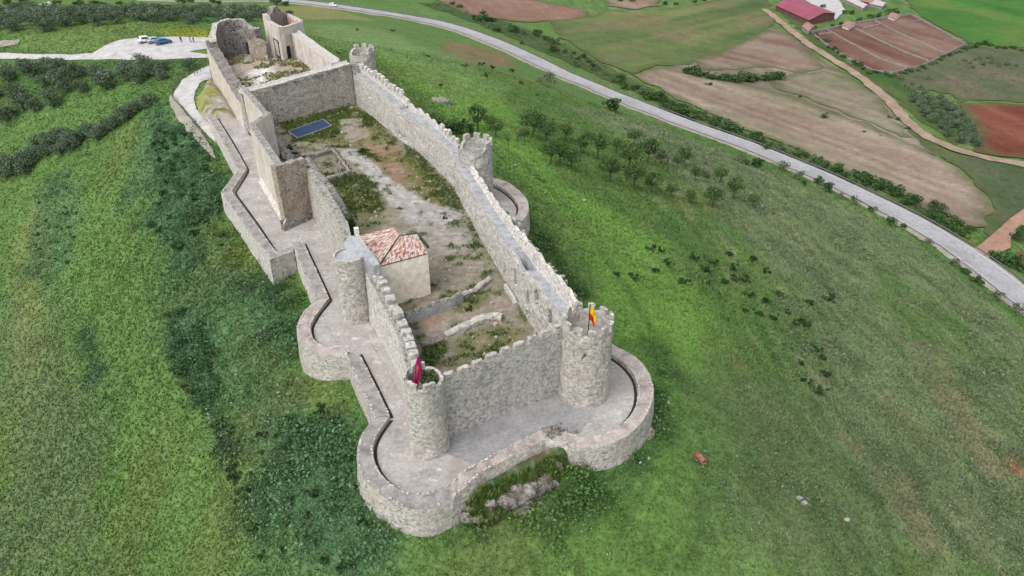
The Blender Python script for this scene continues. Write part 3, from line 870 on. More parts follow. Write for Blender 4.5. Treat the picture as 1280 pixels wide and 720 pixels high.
TERR = [(-58.6, 131.5), (-53, 121.5), (-44.4, 107.4), (-43.8, 97.8), (-32.5, 80.0), (-29.3, 80.6), (-22.3, 68), (-23, 65.9), (-23.2, 62.4), (-22.1, 59.9), (-20.5, 58.6), (-17.0, 58),
        (-12.2, 48.2), (-12.8, 46.4), (-13.1, 44), (-12.4, 41.6), (-11.2, 40.1), (-9.6, 38.9), (-8, 38.2), (-6.4, 38.4), (-4.6, 39.8), (-2.4, 42), (0.4, 43.6), (3.4, 45.5),
        (5.2, 45.3), (6.8, 44.9), (8.8, 45.5), (10.9, 47.0), (12.4, 49.4), (13.2, 51.8), (13.2, 54.4), (12.3, 57), (10.6, 58.4), (8, 57.5), (7, 54.5), (5, 53.5), (-6, 47.2), (-9, 48), (-12, 56), (-14, 61), (-16.5, 66), (-20, 76), (-28, 91), (-30, 89), (-39, 105), (-41, 110), (-51, 128), (-54, 133)]
terr_grey = [(-6.4, 44.5), (-2.5, 42.4), (3.2, 46.0), (6.2, 46.4), (7.8, 49.2), (4.4, 52.2), (-5.5, 46.5)]
o = drape("terrace", TERR, lambda x, y: 0 * x, M['terrace'], 1.2, 0.0); tag(o, "pinkish lime concrete terrace around the castle walls", "terrace")
o = drape("terrace_patch", terr_grey, lambda x, y: 0 * x, M['terrace_grey'], 1.0, .006, edge=.1); tag(o, "smooth grey concrete strip at the foot of the front wall", "terrace")
GB = [(-4.5, 103.0), (-2.6, 101.8), (-0.4, 99.4), (1.0, 96.8), (1.7, 93.5), (1.2, 89.0), (-1.5, 87.5), (-5.5, 96)]
o = drape("terrace", GB, lambda x, y: 0 * x, M['terrace'], .8, 0.0); tag(o, "small half round floor of the bastion on the right flank", "terrace")

for lab, px in (("thin dark joint line along the floor beside the ragged left wall", [(449, 408), (465, 430), (486, 466), (505, 504)]), ("thin curved joint line on the middle bastion floor", [(402, 390), (410, 410), (424, 432)]),
                ("thin joint line crossing the floor in front of the slim tower", [(560, 563), (577, 582)]), ("thin joint line across the terrace beside the buttress", [(380, 298), (404, 291)])):
    o, _, _ = ribbon("floor_joint", None, .07, .012, M['cap'], .8, 0, lambda x, y: 0 * x, [np.array(W(a, b)) for a, b in px], 0, 2); tag(o, lab, "joint", kind='structure')

YARD = [(-45.5, 126.5), (-39, 109.5), (-38.8, 103), (-30.5, 88.5), (-28.2, 90.2), (-18.2, 70), (-15, 65.5), (-9.6, 54), (-7.4, 47.6), (-4.8, 47.6), (4.5, 53.3), (5.6, 56), (2, 63.2), (-4.1, 82.3), (-8.8, 98.8), (-16.3, 113.6), (-19, 117.3), (-31.6, 139.2)]
def yard_h(x, y):
    x, y = np.asarray(x, float), np.asarray(y, float)
    return 1.0 + .14 * fbm(x / 4, y / 4, 0, 91) + .05 * noise3(x / .9, y / .9, 0, 92)
Ysoil, Ygrass, Yolive, Ygrav, Ypale, Yred = [np.array(c) for c in (lin(154, 144, 128, .66), lin(92, 114, 58, .66), lin(118, 120, 68, .66), lin(188, 182, 178, .68), lin(174, 162, 148, .68), lin(158, 126, 104, .7))]
YC = [
    ([(346, 152), (443, 128), (500, 178), (490, 215), (440, 190), (370, 185)], Yolive, 1.5, .8),
    ([(345, 152), (440, 130), (480, 155), (440, 160), (370, 182)], Ygrass * 1.05, 1.2, .6),
    ([(424, 150), (452, 148), (462, 170), (440, 178), (425, 166)], Ypale * .95, .7, .8),
    ([(455, 178), (500, 178), (540, 240), (540, 290), (500, 240), (470, 205)], Yred * 1.0, 1.6, .75),
    ([(500, 172), (524, 192), (568, 235), (600, 296), (660, 398), (655, 410), (610, 350), (575, 290), (540, 240), (505, 198)], Ygrass * .95, 1.0, .75),
    ([(490, 185), (530, 210), (560, 260), (545, 275), (510, 235)], Yolive * .9, 1.2, .7),
    ([(400, 215), (470, 220), (480, 262), (440, 268), (412, 240)], Ygrass * .9, 1.2, .8),
    ([(410, 232), (470, 245), (480, 275), (440, 300), (415, 260)], Yolive * .95, 1.2, .6),
    ([(392, 228), (410, 232), (440, 275), (455, 305), (435, 305), (400, 245)], Ygrass * .62, .8, .8),
    ([(500, 262), (545, 258), (575, 300), (600, 345), (620, 370), (590, 372), (560, 320), (520, 305), (490, 290)], Ysoil * 1.05, 1.5, .6),
    ([(428, 186), (446, 186), (468, 205), (490, 226), (545, 258), (580, 268), (560, 282), (510, 278), (492, 258), (470, 230), (446, 206), (424, 192)], Ygrav, .5, .95),
    ([(370, 176), (400, 180), (430, 186), (434, 191), (400, 186), (366, 182)], Ypale, .4, .8),
    ([(500, 258), (580, 262), (592, 300), (560, 318), (520, 290)], Ygrav * .9, 2.0, .55),
    ([(600, 300), (648, 380), (625, 395), (605, 360), (590, 320)], Ypale * .88, 1.0, .6),
    ([(520, 405), (560, 390), (640, 372), (655, 420), (590, 450), (540, 450)], Ypale * .92, 1.2, .7),
    ([(524, 425), (560, 425), (560, 440), (540, 462), (526, 450)], Ygrass * .9, .6, .85),
    ([(560, 425), (620, 405), (660, 415), (640, 430), (600, 445), (570, 450)], Yolive * .95, .8, .7),
    ([(535, 452), (600, 440), (640, 425), (610, 445), (570, 462)], Ygrass * .85, .6, .6),
    ([(540, 385), (600, 358), (620, 365), (600, 385), (560, 395)], Yolive * .9, .7, .7),
    ([(520, 400), (545, 392), (560, 398), (530, 412)], Yred * 1.05, .5, .7),
]
_yc = [(Ws(p, 1.0), c, s, a) for p, c, s, a in YC]
def yard_c(x, y):
    c = np.empty(x.shape + (3,)); c[:] = Ysoil
    n1, n2 = fbm(x / 5, y / 5, 0, 95), fbm(x / 1.6, y / 1.6, 0, 96)
    for poly, col, soft, amt in _yc:
        d = sdf(x, y, poly) + soft * (.7 * n1 + .6 * n2)
        w = (amt * ss(soft * .5, -soft * .5, d))[..., None]
        c = c * (1 - w) + col * w
    w = (ss(.08, .5, n2) * .7)[..., None]; c = c * (1 - w) + Ygrass * .85 * w
    w = (ss(.25, .6, -n2) * .45)[..., None]; c = c * (1 - w) + Ypale * w
    return np.clip(c * (1 + .15 * noise3(x / .7, y / .7, 0, 97))[..., None], .01, .8)
o = drape("courtyard_ground", YARD, yard_h, M['yard'], .42, 0, colf=yard_c); tag(o, "dusty courtyard floor of gravel, bare soil and weeds", "courtyard")

WARD = [(-49.2, 126.5), (-53.5, 134), (-66, 157.5), (-66.4, 163), (-62, 166.6), (-56, 164), (-51, 165.5), (-49, 166), (-36, 143.5), (-33, 141), (-45.3, 129.5)]
def ward_h(x, y):
    x, y = np.asarray(x, float), np.asarray(y, float)
    return 3.6 + .45 * fbm(x / 3.5, y / 3.5, 0, 101) + .12 * noise3(x / .8, y / .8, 0, 102)
_wr = Ws([(312, 88), (336, 78), (345, 88), (330, 100), (318, 104)], 4.)
def ward_c(x, y):
    n2 = fbm(x / 2, y / 2, 0, 105)
    c = np.empty(x.shape + (3,)); c[:] = lin(172, 160, 142, .72)
    w = ss(1.2, -1.2, sdf(x, y, _wr) + 1.2 * n2)[..., None]; c = c * (1 - w) + np.array(lin(212, 206, 202, .8)) * w
    w = (ss(.05, .5, fbm(x / 5, y / 5, 2, 106)) * .8)[..., None]; c = c * (1 - w) + np.array(lin(140, 138, 88, .66)) * w
    return np.clip(c * (1 + .2 * n2)[..., None], .01, .8)
o = drape("ward_ground", WARD, ward_h, M['yard'], .7, 0, colf=ward_c); tag(o, "rocky dry floor of the upper ward by the ruined keep", "ward")

# rock shelf with yellow grass beside the gravel path
RK = Ws([(262, 94), (268, 100), (286, 118), (302, 148), (296, 151), (282, 153), (262, 150), (248, 138), (244, 122), (252, 104)], 0)
def rk_c(x, y):
    n2 = fbm(x / 1.8, y / 1.8, 0, 108); n1 = fbm(x / 4, y / 4, 0, 109)
    c = np.empty(x.shape + (3,)); c[:] = lin(176, 168, 158, .72)
    w = (ss(-.1, .3, n1) * .85)[..., None]; c = c * (1 - w) + np.array(lin(150, 152, 74, .7)) * w
    w = (ss(.2, .5, n2) * .7)[..., None]; c = c * (1 - w) + np.array(lin(96, 88, 72, .7)) * w
    return np.clip(c, .01, .8)
def rk_h(x, y):
    d = sdf(x, y, RK)
    return -.6 + ss(0, 2.2, -d) * (1.3 + .6 * fbm(x / 2, y / 2, 0, 110) + .3 * noise3(x / .7, y / .7, 0, 111))
o = drape("rock_shelf", RK, rk_h, M['yard'], .5, 0, colf=rk_c); tag(o, "pale rock shelf with yellow grass between path and castle wall", "rock")

# ------------------------------------------------------------------ low outer walls with mortared caps
def edging(name, line, z, parent, every=.42, size=.22):
    P = np.array(resample(line, max(2, int(plen(line) / every))))
    T = np.gradient(P, axis=0)
    mb = MB()
    for i in range(len(P)):
        if random.random() < .30: continue
        mb.box((P[i][0] + random.uniform(-.05, .05), P[i][1] + random.uniform(-.05, .05), z + random.uniform(-.01, .05)),
               (size * random.uniform(.5, 1.9), size * random.uniform(.5, 1.2), random.uniform(.04, .12)), math.atan2(T[i][1], T[i][0]) + random.uniform(-.3, .3), .03, taper=.25)
    return mb.build(name, M['edging'], parent)

def outer_wall(label, outer, inner, zb, mat, capmat, ztop=.5, gutter=True, batter=.25, strip_line=None, seed=3, edge=(True, True), rough=.05, ragged=.06, group="low outer walls round the terraces"):
    c = np.mean(np.array(outer), axis=0)
    t = thing("outer_wall", label, "wall", (c[0], c[1], 0), group)
    mid = offset(inner, 0)
    sweep("wall", outer, inner, zb, -.12, lambda s, u: ztop + .02 * math.sin(s * 3 + u * 4), mat, t, .4, 9, 5, rough, batter, topmat=capmat, ragged=ragged, seed=seed)
    if edge[0]: edging("edge_stones", (np.array(resample(outer, 40)) * .90 + np.array(resample(inner, 40)) * .10), ztop + .02, t)
    if edge[1]: edging("edge_stones", (np.array(resample(outer, 40)) * .08 + np.array(resample(inner, 40)) * .92), ztop + .02, t)
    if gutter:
        g = strip_line if strip_line is not None else inner
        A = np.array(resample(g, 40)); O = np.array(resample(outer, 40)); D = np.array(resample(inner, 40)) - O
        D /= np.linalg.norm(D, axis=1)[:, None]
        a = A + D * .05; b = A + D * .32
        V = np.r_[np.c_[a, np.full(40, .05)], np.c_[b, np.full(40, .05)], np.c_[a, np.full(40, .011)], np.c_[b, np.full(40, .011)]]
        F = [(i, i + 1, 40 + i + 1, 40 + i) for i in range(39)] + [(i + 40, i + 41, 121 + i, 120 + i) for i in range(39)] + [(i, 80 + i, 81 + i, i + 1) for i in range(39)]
        mk("dark_floor_strip", V, F, M['near_black'], t)  # near-black strip along the inner foot of the wall
    return t

A_out = [(-60.3, 133.9), (-52.6, 120.5), (-44.9, 106.3), (-44.7, 97.8), (-37.5, 86.8), (-31.2, 77.3)]
A_in = [(-58.2, 133.2), (-51.0, 120.4), (-43.6, 107.0), (-43.2, 98.2), (-36.2, 87.4), (-30.6, 78.9)]
outer_wall("long zigzag outer wall with dark mortar cap on the left flank", A_out, A_in, lin_f([(0, -3.0), (30, -4.6), (45, -4.8), (70, -4.8)]), M['stone_white'], M['cap'], seed=3, strip_line=[(-57.9, 133), (-50.8, 120.4), (-43.5, 106.8), (-42.9, 98.2), (-36.0, 87.6), (-31.5, 80.3)])
outer_wall("short end wall closing the zigzag terrace, its grey face turned forward", [(-31.2, 77.3), (-28.7, 79.5)], [(-31.7, 78.6), (-29.3, 80.8)], -5.0, M['stone_grey'], M['cap'], gutter=False, seed=4)
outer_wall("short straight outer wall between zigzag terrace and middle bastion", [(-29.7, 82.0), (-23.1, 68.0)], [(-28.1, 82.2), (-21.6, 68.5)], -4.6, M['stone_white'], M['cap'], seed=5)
C_out = [(-22.9, 68.1), (-24.0, 65.7), (-24.0, 62.4), (-22.7, 59.5), (-21.1, 58.1), (-19.3, 57.3), (-17.2, 57.1)]
C_in = [(-21.6, 68.4), (-22.3, 65.6), (-22.5, 62.8), (-21.6, 60.4), (-20.3, 59.2), (-19.0, 58.6), (-17.4, 58.4)]
def smooth_line(P, n=40, it=6):
    P = np.array(resample(P, n))
    for _ in range(it): P[1:-1] = .25 * P[:-2] + .5 * P[1:-1] + .25 * P[2:]
    return [tuple(p) for p in P]
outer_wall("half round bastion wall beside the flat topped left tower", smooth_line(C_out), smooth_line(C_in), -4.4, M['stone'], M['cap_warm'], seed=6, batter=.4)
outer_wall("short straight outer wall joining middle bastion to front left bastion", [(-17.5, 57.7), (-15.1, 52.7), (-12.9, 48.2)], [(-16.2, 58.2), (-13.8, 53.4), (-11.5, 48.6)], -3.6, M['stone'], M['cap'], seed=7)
E_out = [(-12.9, 48.2), (-13.8, 46.1), (-13.8, 43.8), (-12.9, 41.1), (-11.3, 39.3), (-9.6, 38.2), (-8.1, 37.5), (-6.4, 37.5), (-4.8, 38.5)]
E_in = [(-11.5, 48.3), (-12.2, 46.4), (-12.5, 44.6), (-12.0, 42.7), (-11.1, 41.1), (-9.6, 39.7), (-8.2, 39.1), (-6.4, 39.4), (-5.1, 40.5)]
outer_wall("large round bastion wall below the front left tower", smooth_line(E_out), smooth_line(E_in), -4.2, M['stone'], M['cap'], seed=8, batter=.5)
outer_wall("straight warm capped wall along the front edge between the two round bastions", [(-4.9, 38.6), (-4.3, 39.5), W(605, 589, .5), W(645, 567, .5), W(684, 548, .5), (5.0, 45.0)], [(-5.1, 40.5), (-4.3, 41.7), (-2.3, 43.1), (0.4, 45.1), (3.1, 46.8), (5.0, 46.3)], -2.2, M['stone'], M['cap_warm'], seed=9, rough=.1, ragged=.1, batter=.9, strip_line=[(-4.0, 42.0), (-2.3, 43.1), (0.4, 45.1), (3.1, 46.8)])
F_out = [(5.0, 44.6), (7.1, 44.1), (9.3, 44.9), (11.4, 46.5), (13.1, 49.2), (14.1, 52), (14.0, 54.7), (13.0, 57.4), (10.6, 59.6)]
F_in = [(5.0, 46.2), (6.5, 45.7), (8.4, 45.9), (10.4, 47.4), (11.8, 49.5), (12.4, 51.7), (12.5, 54.0), (11.6, 56.5), (9.9, 58.4)]
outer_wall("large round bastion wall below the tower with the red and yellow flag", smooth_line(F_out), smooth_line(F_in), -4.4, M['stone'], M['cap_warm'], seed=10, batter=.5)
G_out = [(-4.6, 104.2), (-3.2, 103.4), (-0.6, 101.6), (1.2, 98.4), (2.4, 95.0), (2.5, 91.0), (1.6, 88.2)]
G_in = [(-4.4, 101.6), (-3.0, 101.0), (-1.2, 98.7), (0.2, 96.0), (1.0, 93.4), (0.9, 90.6), (0.3, 88.8)]
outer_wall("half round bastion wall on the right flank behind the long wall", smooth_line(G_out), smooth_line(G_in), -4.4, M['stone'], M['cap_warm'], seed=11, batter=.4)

# ------------------------------------------------------------------ the four round towers and the half tower
FL = (-7.44, 45.1); FRT = (7.05, 52.4); LM = (-17.7, 65.4); RM = (-5.3, 95.2); FAR = (-30.4, 144.2)
tower("slim round tower at the front left corner with shrub and magenta flag on top", FL, 1.80, 1.66, -.15, 7.85, 6.7, .30, 6, .75, M['stone'], M['rubble_top'], .30, (1, 2), -math.pi / 2 + .42)
tower("stout round tower at the front right corner flying the red and yellow flag", FRT, 2.46, 2.36, -.15, 8.4, 7.2, .34, 11, .85, M['stone'], M['cap'], .42, (), .2, slit=((-1.75, 6.2, .12, .6),))
tower("round tower halfway along the right wall, hollow and patched with rubble", RM, 2.55, 2.45, -2.2, 9.3, 8.5, .5, 9, .85, M['stone_grey'], M['rubble_top'], .38, (4, 5, 6), .1, .11, lowrim=lambda a: 1.7 * max(0, math.cos(a - math.radians(225))) ** 1.2)
tower("far round tower at the back of the right wall with broken rim", FAR, 2.65, 2.55, -1.5, 10.2, 8.6, .55, 9, .85, M['stone'], M['rubble_top'], .40, (4,), .1, .11, lowrim=lambda a: 1.9 * max(0, math.cos(a - math.radians(235))) ** 2)
# half round tower with a flat paved top running back to the house
t = thing("round_tower", "half round tower with flat grey paved top beside the tiled house", "tower", (LM[0], LM[1], -.15), "round towers of the castle")
n = 40
hp = [(LM[0] + 1.72 * math.cos(a), LM[1] + 1.72 * math.sin(a)) for a in np.linspace(math.radians(118), math.radians(345), n)]
rows = 20; A = []
for k in range(rows + 1):
    z = -.15 + (8.2 + .15) * k / rows
    for i, p in enumerate(hp):
        r = 1 + .04 * (noise3(p[0] / .6, p[1] / .6, z / .6, 83) + .6 * noise3(p[0] / 2, p[1] / 2, z / 2, 84)) + .05 * (1 - k / rows)
        A.append((LM[0] + (p[0] - LM[0]) * r, LM[1] + (p[1] - LM[1]) * r, z))
F = [(k * n + i, k * n + i + 1, k * n + n + i + 1, k * n + n + i) for k in range(rows) for i in range(n - 1)]
top_ring = hp
b0 = len(A)
inner = [(LM[0] + (p[0] - LM[0]) * .86, LM[1] + (p[1] - LM[1]) * .86) for p in hp]
A += [(p[0], p[1], 8.22) for p in inner] + [(p[0], p[1], 7.95) for p in inner]
F += [(rows * n + i, rows * n + i + 1, b0 + i + 1, b0 + i) for i in range(n - 1)] + [(b0 + i, b0 + i + 1, b0 + n + i + 1, b0 + n + i) for i in range(n - 1)]
mk("shaft", A, F, M['stone'], t)
M['lead'] = mottled('smooth_grey_roof_screed', [(.25, .26, .265), (.34, .35, .355), (.40, .405, .41)], .6, .8, 3., .05, .02)
plat = inner + [(-14.7, 63.4), (-14.1, 63.7), (-15.8, 66.9), (-17.55, 70.1), (-18.6, 70.0), (-18.9, 68.3)]
MB().prism(ccw(plat), 5.0, 7.97).build("paved_top", M['lead'], t)
MB().prism(ccw([(-14.3, 63.9), (-14.6, 65.6), (-18.3, 72.5), (-19.0, 71.6), (-17.6, 70.0)]), .6, 6.3).build("infill", M['stone'], t)

# ------------------------------------------------------------------ curtain walls
# front wall
t = thing("curtain_wall", "crenellated grey front wall between the two front towers", "wall", (-.5, 49.5, 0), "curtain walls of the castle")
fo = [(-5.95, 46.15), (5.1, 52.5)]; fi = offset(fo, -1.15)
ftop = lin_f([(0, 6.55), (12.8, 7.75)])
sweep("wall", fo, fi, -.15, .7, lambda s, u: ftop(s) + (.0 if u < .42 else -.55), M['stone_grey'], t, .35, 16, 6, .05, .12, tsplit=[0, .12, .28, .42, .425, .7, 1.0], topmat=M['cap'], seed=20)
ang = math.atan2(fo[1][1] - fo[0][1], fo[1][0] - fo[0][0]); ux, uy = math.cos(ang), math.sin(ang); vx, vy = -uy, ux
for i in range(9):
    s = .35 + i * 1.41
    block("merlon", (fo[0][0] + ux * (s + .3) + vx * .26, fo[0][1] + uy * (s + .3) + vy * .26, ftop(s) + .28), (.98 * random.uniform(.85, 1.12), .44, .66 * random.uniform(.8, 1.1)), ang, M['stone'], t, .05, .04)

# right wall in three lengths
Rin = [(-31.8, 139.1), (-25.3, 128.0), (-19.2, 117.3), (-16.5, 113.6), (-12.6, 106.2), (-9.0, 98.8), (-7.0, 91.5), (-4.3, 82.3), (-1.4, 73.0), (1.8, 63.2), (4.9, 54.6)]
Rout = [(x, y) for x, y in offset(Rin, -1.85)]
if Rout[5][0] < Rin[5][0]: Rout = offset(Rin, 1.85)
def merlons_along(line, z, start, every, w, h, th, mat, parent, skip=0.0):
    P = np.array(resample(line, int(plen(line) / .1) + 2)); s = start
    L = plen(line)
    while s < L - w:
        i = int(s / L * (len(P) - 1)); T = P[min(i + 2, len(P) - 1)] - P[max(i - 2, 0)]
        s += random.uniform(-.12, .12); w_k = random.uniform(.78, 1.15)
        if random.random() > skip:
            zz = z(s) if callable(z) else z
            hh = h * random.uniform(.6, 1.2)
            block("merlon", (P[i][0], P[i][1], zz + hh / 2 - .08), (w * w_k, th, hh), math.atan2(T[1], T[0]), mat, parent, .06, .05)
        s += every

t = thing("curtain_wall", "far stretch of the right wall with a full row of merlons", "wall", (-24, 127, 0), "curtain walls of the castle")
tf = lin_f([(0, 7.6), (25.5, 7.3)])
sweep("wall", Rout[:3], Rin[:3], -2.5, .7, lambda s, u: tf(s) + (1.05 if u < .3 else 0), M['stone_white'], t, .4, 18, 7, .09, .2, niches=((24.0, 2.0, .9, 1.9, .7), (9.5, 5.0, .5, .9, .6)), tsplit=[0, .1, .2, .3, .31, .55, .8, 1.0], topmat=M['walkway'], topfrom=.31, seed=21)
ml = [tuple(np.array(a) * .84 + np.array(b) * .16) for a, b in zip(Rout[:3], Rin[:3])]
merlons_along(ml, lambda s: tf(s) + 1.05, 2.6, 1.8, 1.05, 1.05, .62, M['stone_white'], t)
st = MB()
for k in range(6):   # steps up to the far tower
    p = np.array(Rin[0]) * (.82 - .02 * k) + np.array(Rin[1]) * (.0) + np.array(Rout[0]) * (.18 + .02 * k)
    d = (np.array(Rin[1]) - np.array(Rin[0])); d /= np.linalg.norm(d)
    q = p + d * (2.3 - .45 * k)
    st.box((q[0], q[1], 7.62 + .14 * k), (.45, 1.2, .28 * (k + 1) * .5 + .1), math.atan2(d[1], d[0]))
st.build("steps", M['rubble_top'], t)

t = thing("curtain_wall", "middle stretch of the right wall with low parapet before the hollow tower", "wall", (-13, 106, 0), "curtain walls of the castle")
tm = lin_f([(0, 6.9), (22, 6.5)])
sweep("wall", Rout[2:6], Rin[2:6], -2.5, .7, lambda s, u: tm(s) + ((.75 + .25 * math.sin(s * 2.1)) if u < .26 else 0), M['stone_white'], t, .4, 18, 7, .09, .2, niches=((.8, 2.0, .8, 1.9, .7),), tsplit=[0, .1, .18, .26, .27, .55, .8, 1.0], topmat=M['walkway'], topfrom=.27, ragged=.06, seed=22)
ml = [tuple(np.array(a) * .86 + np.array(b) * .14) for a, b in zip(Rout[4:6], Rin[4:6])]
merlons_along(ml, 7.2, .3, 1.5, .9, .9, .55, M['stone_white'], t, .0)

t = thing("curtain_wall", "near stretch of the right wall with niches, a broken arch and ragged parapet", "wall", (0, 76, 0), "curtain walls of the castle")
Lr = plen(Rin[5:])
tn = lin_f([(0, 6.3), (20, 6.5), (32, 6.9), (47, 7.5)])
def near_top(s, u):
    z = tn(s)
    if u < .34:
        z += lin_f([(0, .45), (15, .5), (26, .75), (30, 1.2), (47, 1.35)])(s) + .30 * math.sin(s * 1.7) * math.sin(s * .63 + 1)
    hole = math.exp(-((s - 34.6) / 1.5) ** 4)
    if .44 < u < .79: z -= 3.4 * hole
    if u >= .79: z -= .7 * hole
    return z
sweep("wall", Rout[5:], Rin[5:], -2.5, .6, near_top, M['stone_white'], t, .16, 44, 7, .11, .2,
      niches=((2.8, 2.0, .7, 1.7, .7), (1.9, 5.0, .6, 1.7, .6), (28.4, 2.4, .5, 2.4, .8), (32.6, 3.6, 1.0, 2.8, 1.6), (39.5, 5.2, 1.1, 2.6, 1.6), (37.0, 3.7, .8, 2.4, 1.6), (37.0, 1.6, .9, 1.1, 1.5), (43.2, 5.2, 1.0, 2.2, 1.6), (46.2, 6.2, .5, .7, 1.2), (18, 4.4, .25, .3, .4), (22.5, 2.4, .3, .4, .4), (26, 3.0, .3, .35, .4)),
      tsplit=[0, .08, .2, .34, .36, .44, .45, .6, .78, .79, 1.0], topmat=M['walkway'], topfrom=.36, ragged=.07, seed=23)
# dark back wall seen through the broken arch, rubble along the outer lip of the wall
rb = MB()
for k in range(70):
    i = random.uniform(.45, .98); P = np.array(resample(Rout[5:], 200)); p = P[int(i * 199)]
    rb.box((p[0] + random.uniform(-.2, .9), p[1] + random.uniform(-.4, .4), 6.6 * random.uniform(-.05, .02) + tn(i * Lr) + random.uniform(-.4, .5)), (random.uniform(.2, .6), random.uniform(.2, .6), random.uniform(.2, .5)), random.uniform(0, 3), .08)
rb.build("loose_rubble", M['stone_grey'], t)

# cross wall between courtyard and upper ward
t = thing("curtain_wall", "tall cross wall closing the far end of the courtyard", "wall", (-38, 133, 0), "curtain walls of the castle")
ci = [(-48.6, 124.0), (-44.6, 127.4), (-31.6, 138.4)]; co = offset(ci, -1.7)
if co[0][1] < ci[0][1]: co = offset(ci, 1.7)
sweep("wall", co, ci, 1.5, .6, lambda s, u: 7.55 + .07 * s + (.25 if u < .3 else 0), M['stone_cross'], t, .4, 18, 5, .08, 0, topmat=M['edging'], tsplit=[0, .15, .3, .31, .6, 1.], seed=24, ragged=.05)
cb = MB()
for k in range(22):
    f = k / 21.; p = np.array(ci[1]) * (1 - f) + np.array(ci[2]) * f
    if random.random() < .7: cb.box((p[0] + .05, p[1] - .06, 7.15 + .07 * (5 + 17 * f) + random.uniform(-.1, .1)), (random.uniform(.3, .7), .34, random.uniform(.25, .45)), math.atan2(11, 13), .06)
cb.build("beam_sockets", M['stone_dark'], t)

# left walls
t = thing("curtain_wall", "stepped ragged left wall between flat topped tower and front left tower", "wall", (-12, 56, 0), "curtain walls of the castle")
lo_ = [(-15.95, 64.6), (-13.3, 59.3), (-11.0, 54.0), (-8.9, 46.9)]; li = offset(lo_, -1.35)
if li[1][0] < lo_[1][0]: li = offset(lo_, 1.35)
tl = lin_f([(0, 6.2), (6, 5.7), (12, 5.5), (19, 5.9)])
sweep("wall", lo_, li, -.15, .6, lambda s, u: tl(s) + (.12 if u < .3 else 0), M['stone_white'], t, .35, 15, 6, .08, .25, topmat=M['rubble_top'], onich=((8.2, 2.8, .3, .8, .4), (12.2, 3.0, .3, .9, .4)), ragged=.10, seed=25)
ml = [tuple(np.array(a) * .38 + np.array(b) * .62) for a, b in zip(lo_, li)]
merlons_along(ml, lambda s: tl(s) + .02, .6, 1.42, 1.0, .85, 1.0, M['stone_grey'], t)

t = thing("curtain_wall", "plain pale left wall between square buttress and flat topped tower", "wall", (-24, 81, 0), "curtain walls of the castle")
lo_ = [(-28.9, 90.9), (-24.3, 81.9), (-21.0, 75.2), (-18.5, 67.0)]; li = offset(lo_, -1.1)
if li[1][0] < lo_[1][0]: li = offset(lo_, 1.1)
sweep("wall", lo_, li, -.15, .6, lambda s, u: 7.3 - .025 * s, M['stone'], t, .4, 16, 5, .08, .35, topmat=M['rubble_top'], ragged=.14, seed=26)

t = thing("curtain_wall", "cream rendered left rampart with a projecting square brown buttress", "wall", (-36, 98, 0), "curtain walls of the castle")
qo = [(-49.6, 126.2), (-39.7, 109.2), (-40.4, 103.2), (-32.0, 87.8)]; qi = offset(qo, -1.0)
if qi[0][0] < qo[0][0]: qi = offset(qo, 1.0)
sweep("rendered_wall", qo, qi, -.15, .6, lambda s, u: (8.3 if s < 20 else 9.2) , M['cream'], t, .4, 16, 5, .05, .08, topmat=M['rubble_top'], ragged=.10, seed=27)
bo = [(-31.6, 86.7), (-28.6, 90.55)]; bi = offset(bo, -1.0)
if bi[0][1] < bo[0][1]: bi = offset(bo, 1.0)
sweep("buttress_face", bo, bi, -.15, .6, lambda s, u: 9.2 - .05 * s, M['stone_brown'], t, .35, 16, 5, .07, .1, topmat=M['rubble_top'], ragged=.08, seed=28)
_pd = np.array([8.9, -16.3]); _pd /= np.linalg.norm(_pd); _pn = np.array([_pd[1], -_pd[0]])
pi_ = [tuple(np.array((-39.2, 101.0)) - _pn * .1), tuple(np.array((-31.4, 86.7)) - _pn * .1)]; po_ = [tuple(np.array(p) + _pn * .75) for p in pi_]
po_[1] = (po_[1][0] + _pd[0] * .5, po_[1][1] + _pd[1] * .5)
sweep("plinth", po_, pi_, -.15, .0, lambda s, u: .9 + .8 * u, M['stone_grey'], t, .35, 4, 4, .06, .1, topmat=M['stone_white'], ragged=.06, seed=29)
po_ = [(-31.75, 86.0), (-28.3, 90.5)]; pi_ = offset(po_, -.65)
if pi_[0][1] < po_[0][1]: pi_ = offset(po_, .65)
sweep("plinth", po_, pi_, -.15, .0, lambda s, u: .7 + .8 * u, M['stone_dark'], t, .35, 4, 4, .06, .1, ragged=.06, seed=30)

# upper ward: left wall, ruined shell, keep, right wall
t = thing("curtain_wall", "thick left wall of the upper ward with broad dark rubble top", "wall", (-60, 145, 0), "curtain walls of the castle")
wo = [(-69.6, 163.0), (-67.3, 158.2), (-60.2, 145.2), (-53.2, 132.0), (-49.7, 125.6)]; wi = offset(wo, -2.4)
if wi[2][0] < wo[2][0]: wi = offset(wo, 2.4)
tw_ = lin_f([(0, 7.5), (8, 6.6), (20, 5.4), (46, 5.0)])
sweep("wall", wo, wi, -1.2, 2.5, lambda s, u: tw_(s) + .25 * math.sin(s * 1.3 + u * 3), M['cream'], t, .5, 14, 6, .10, .3, topmat=M['stone_dark'], ragged=.15, seed=31)

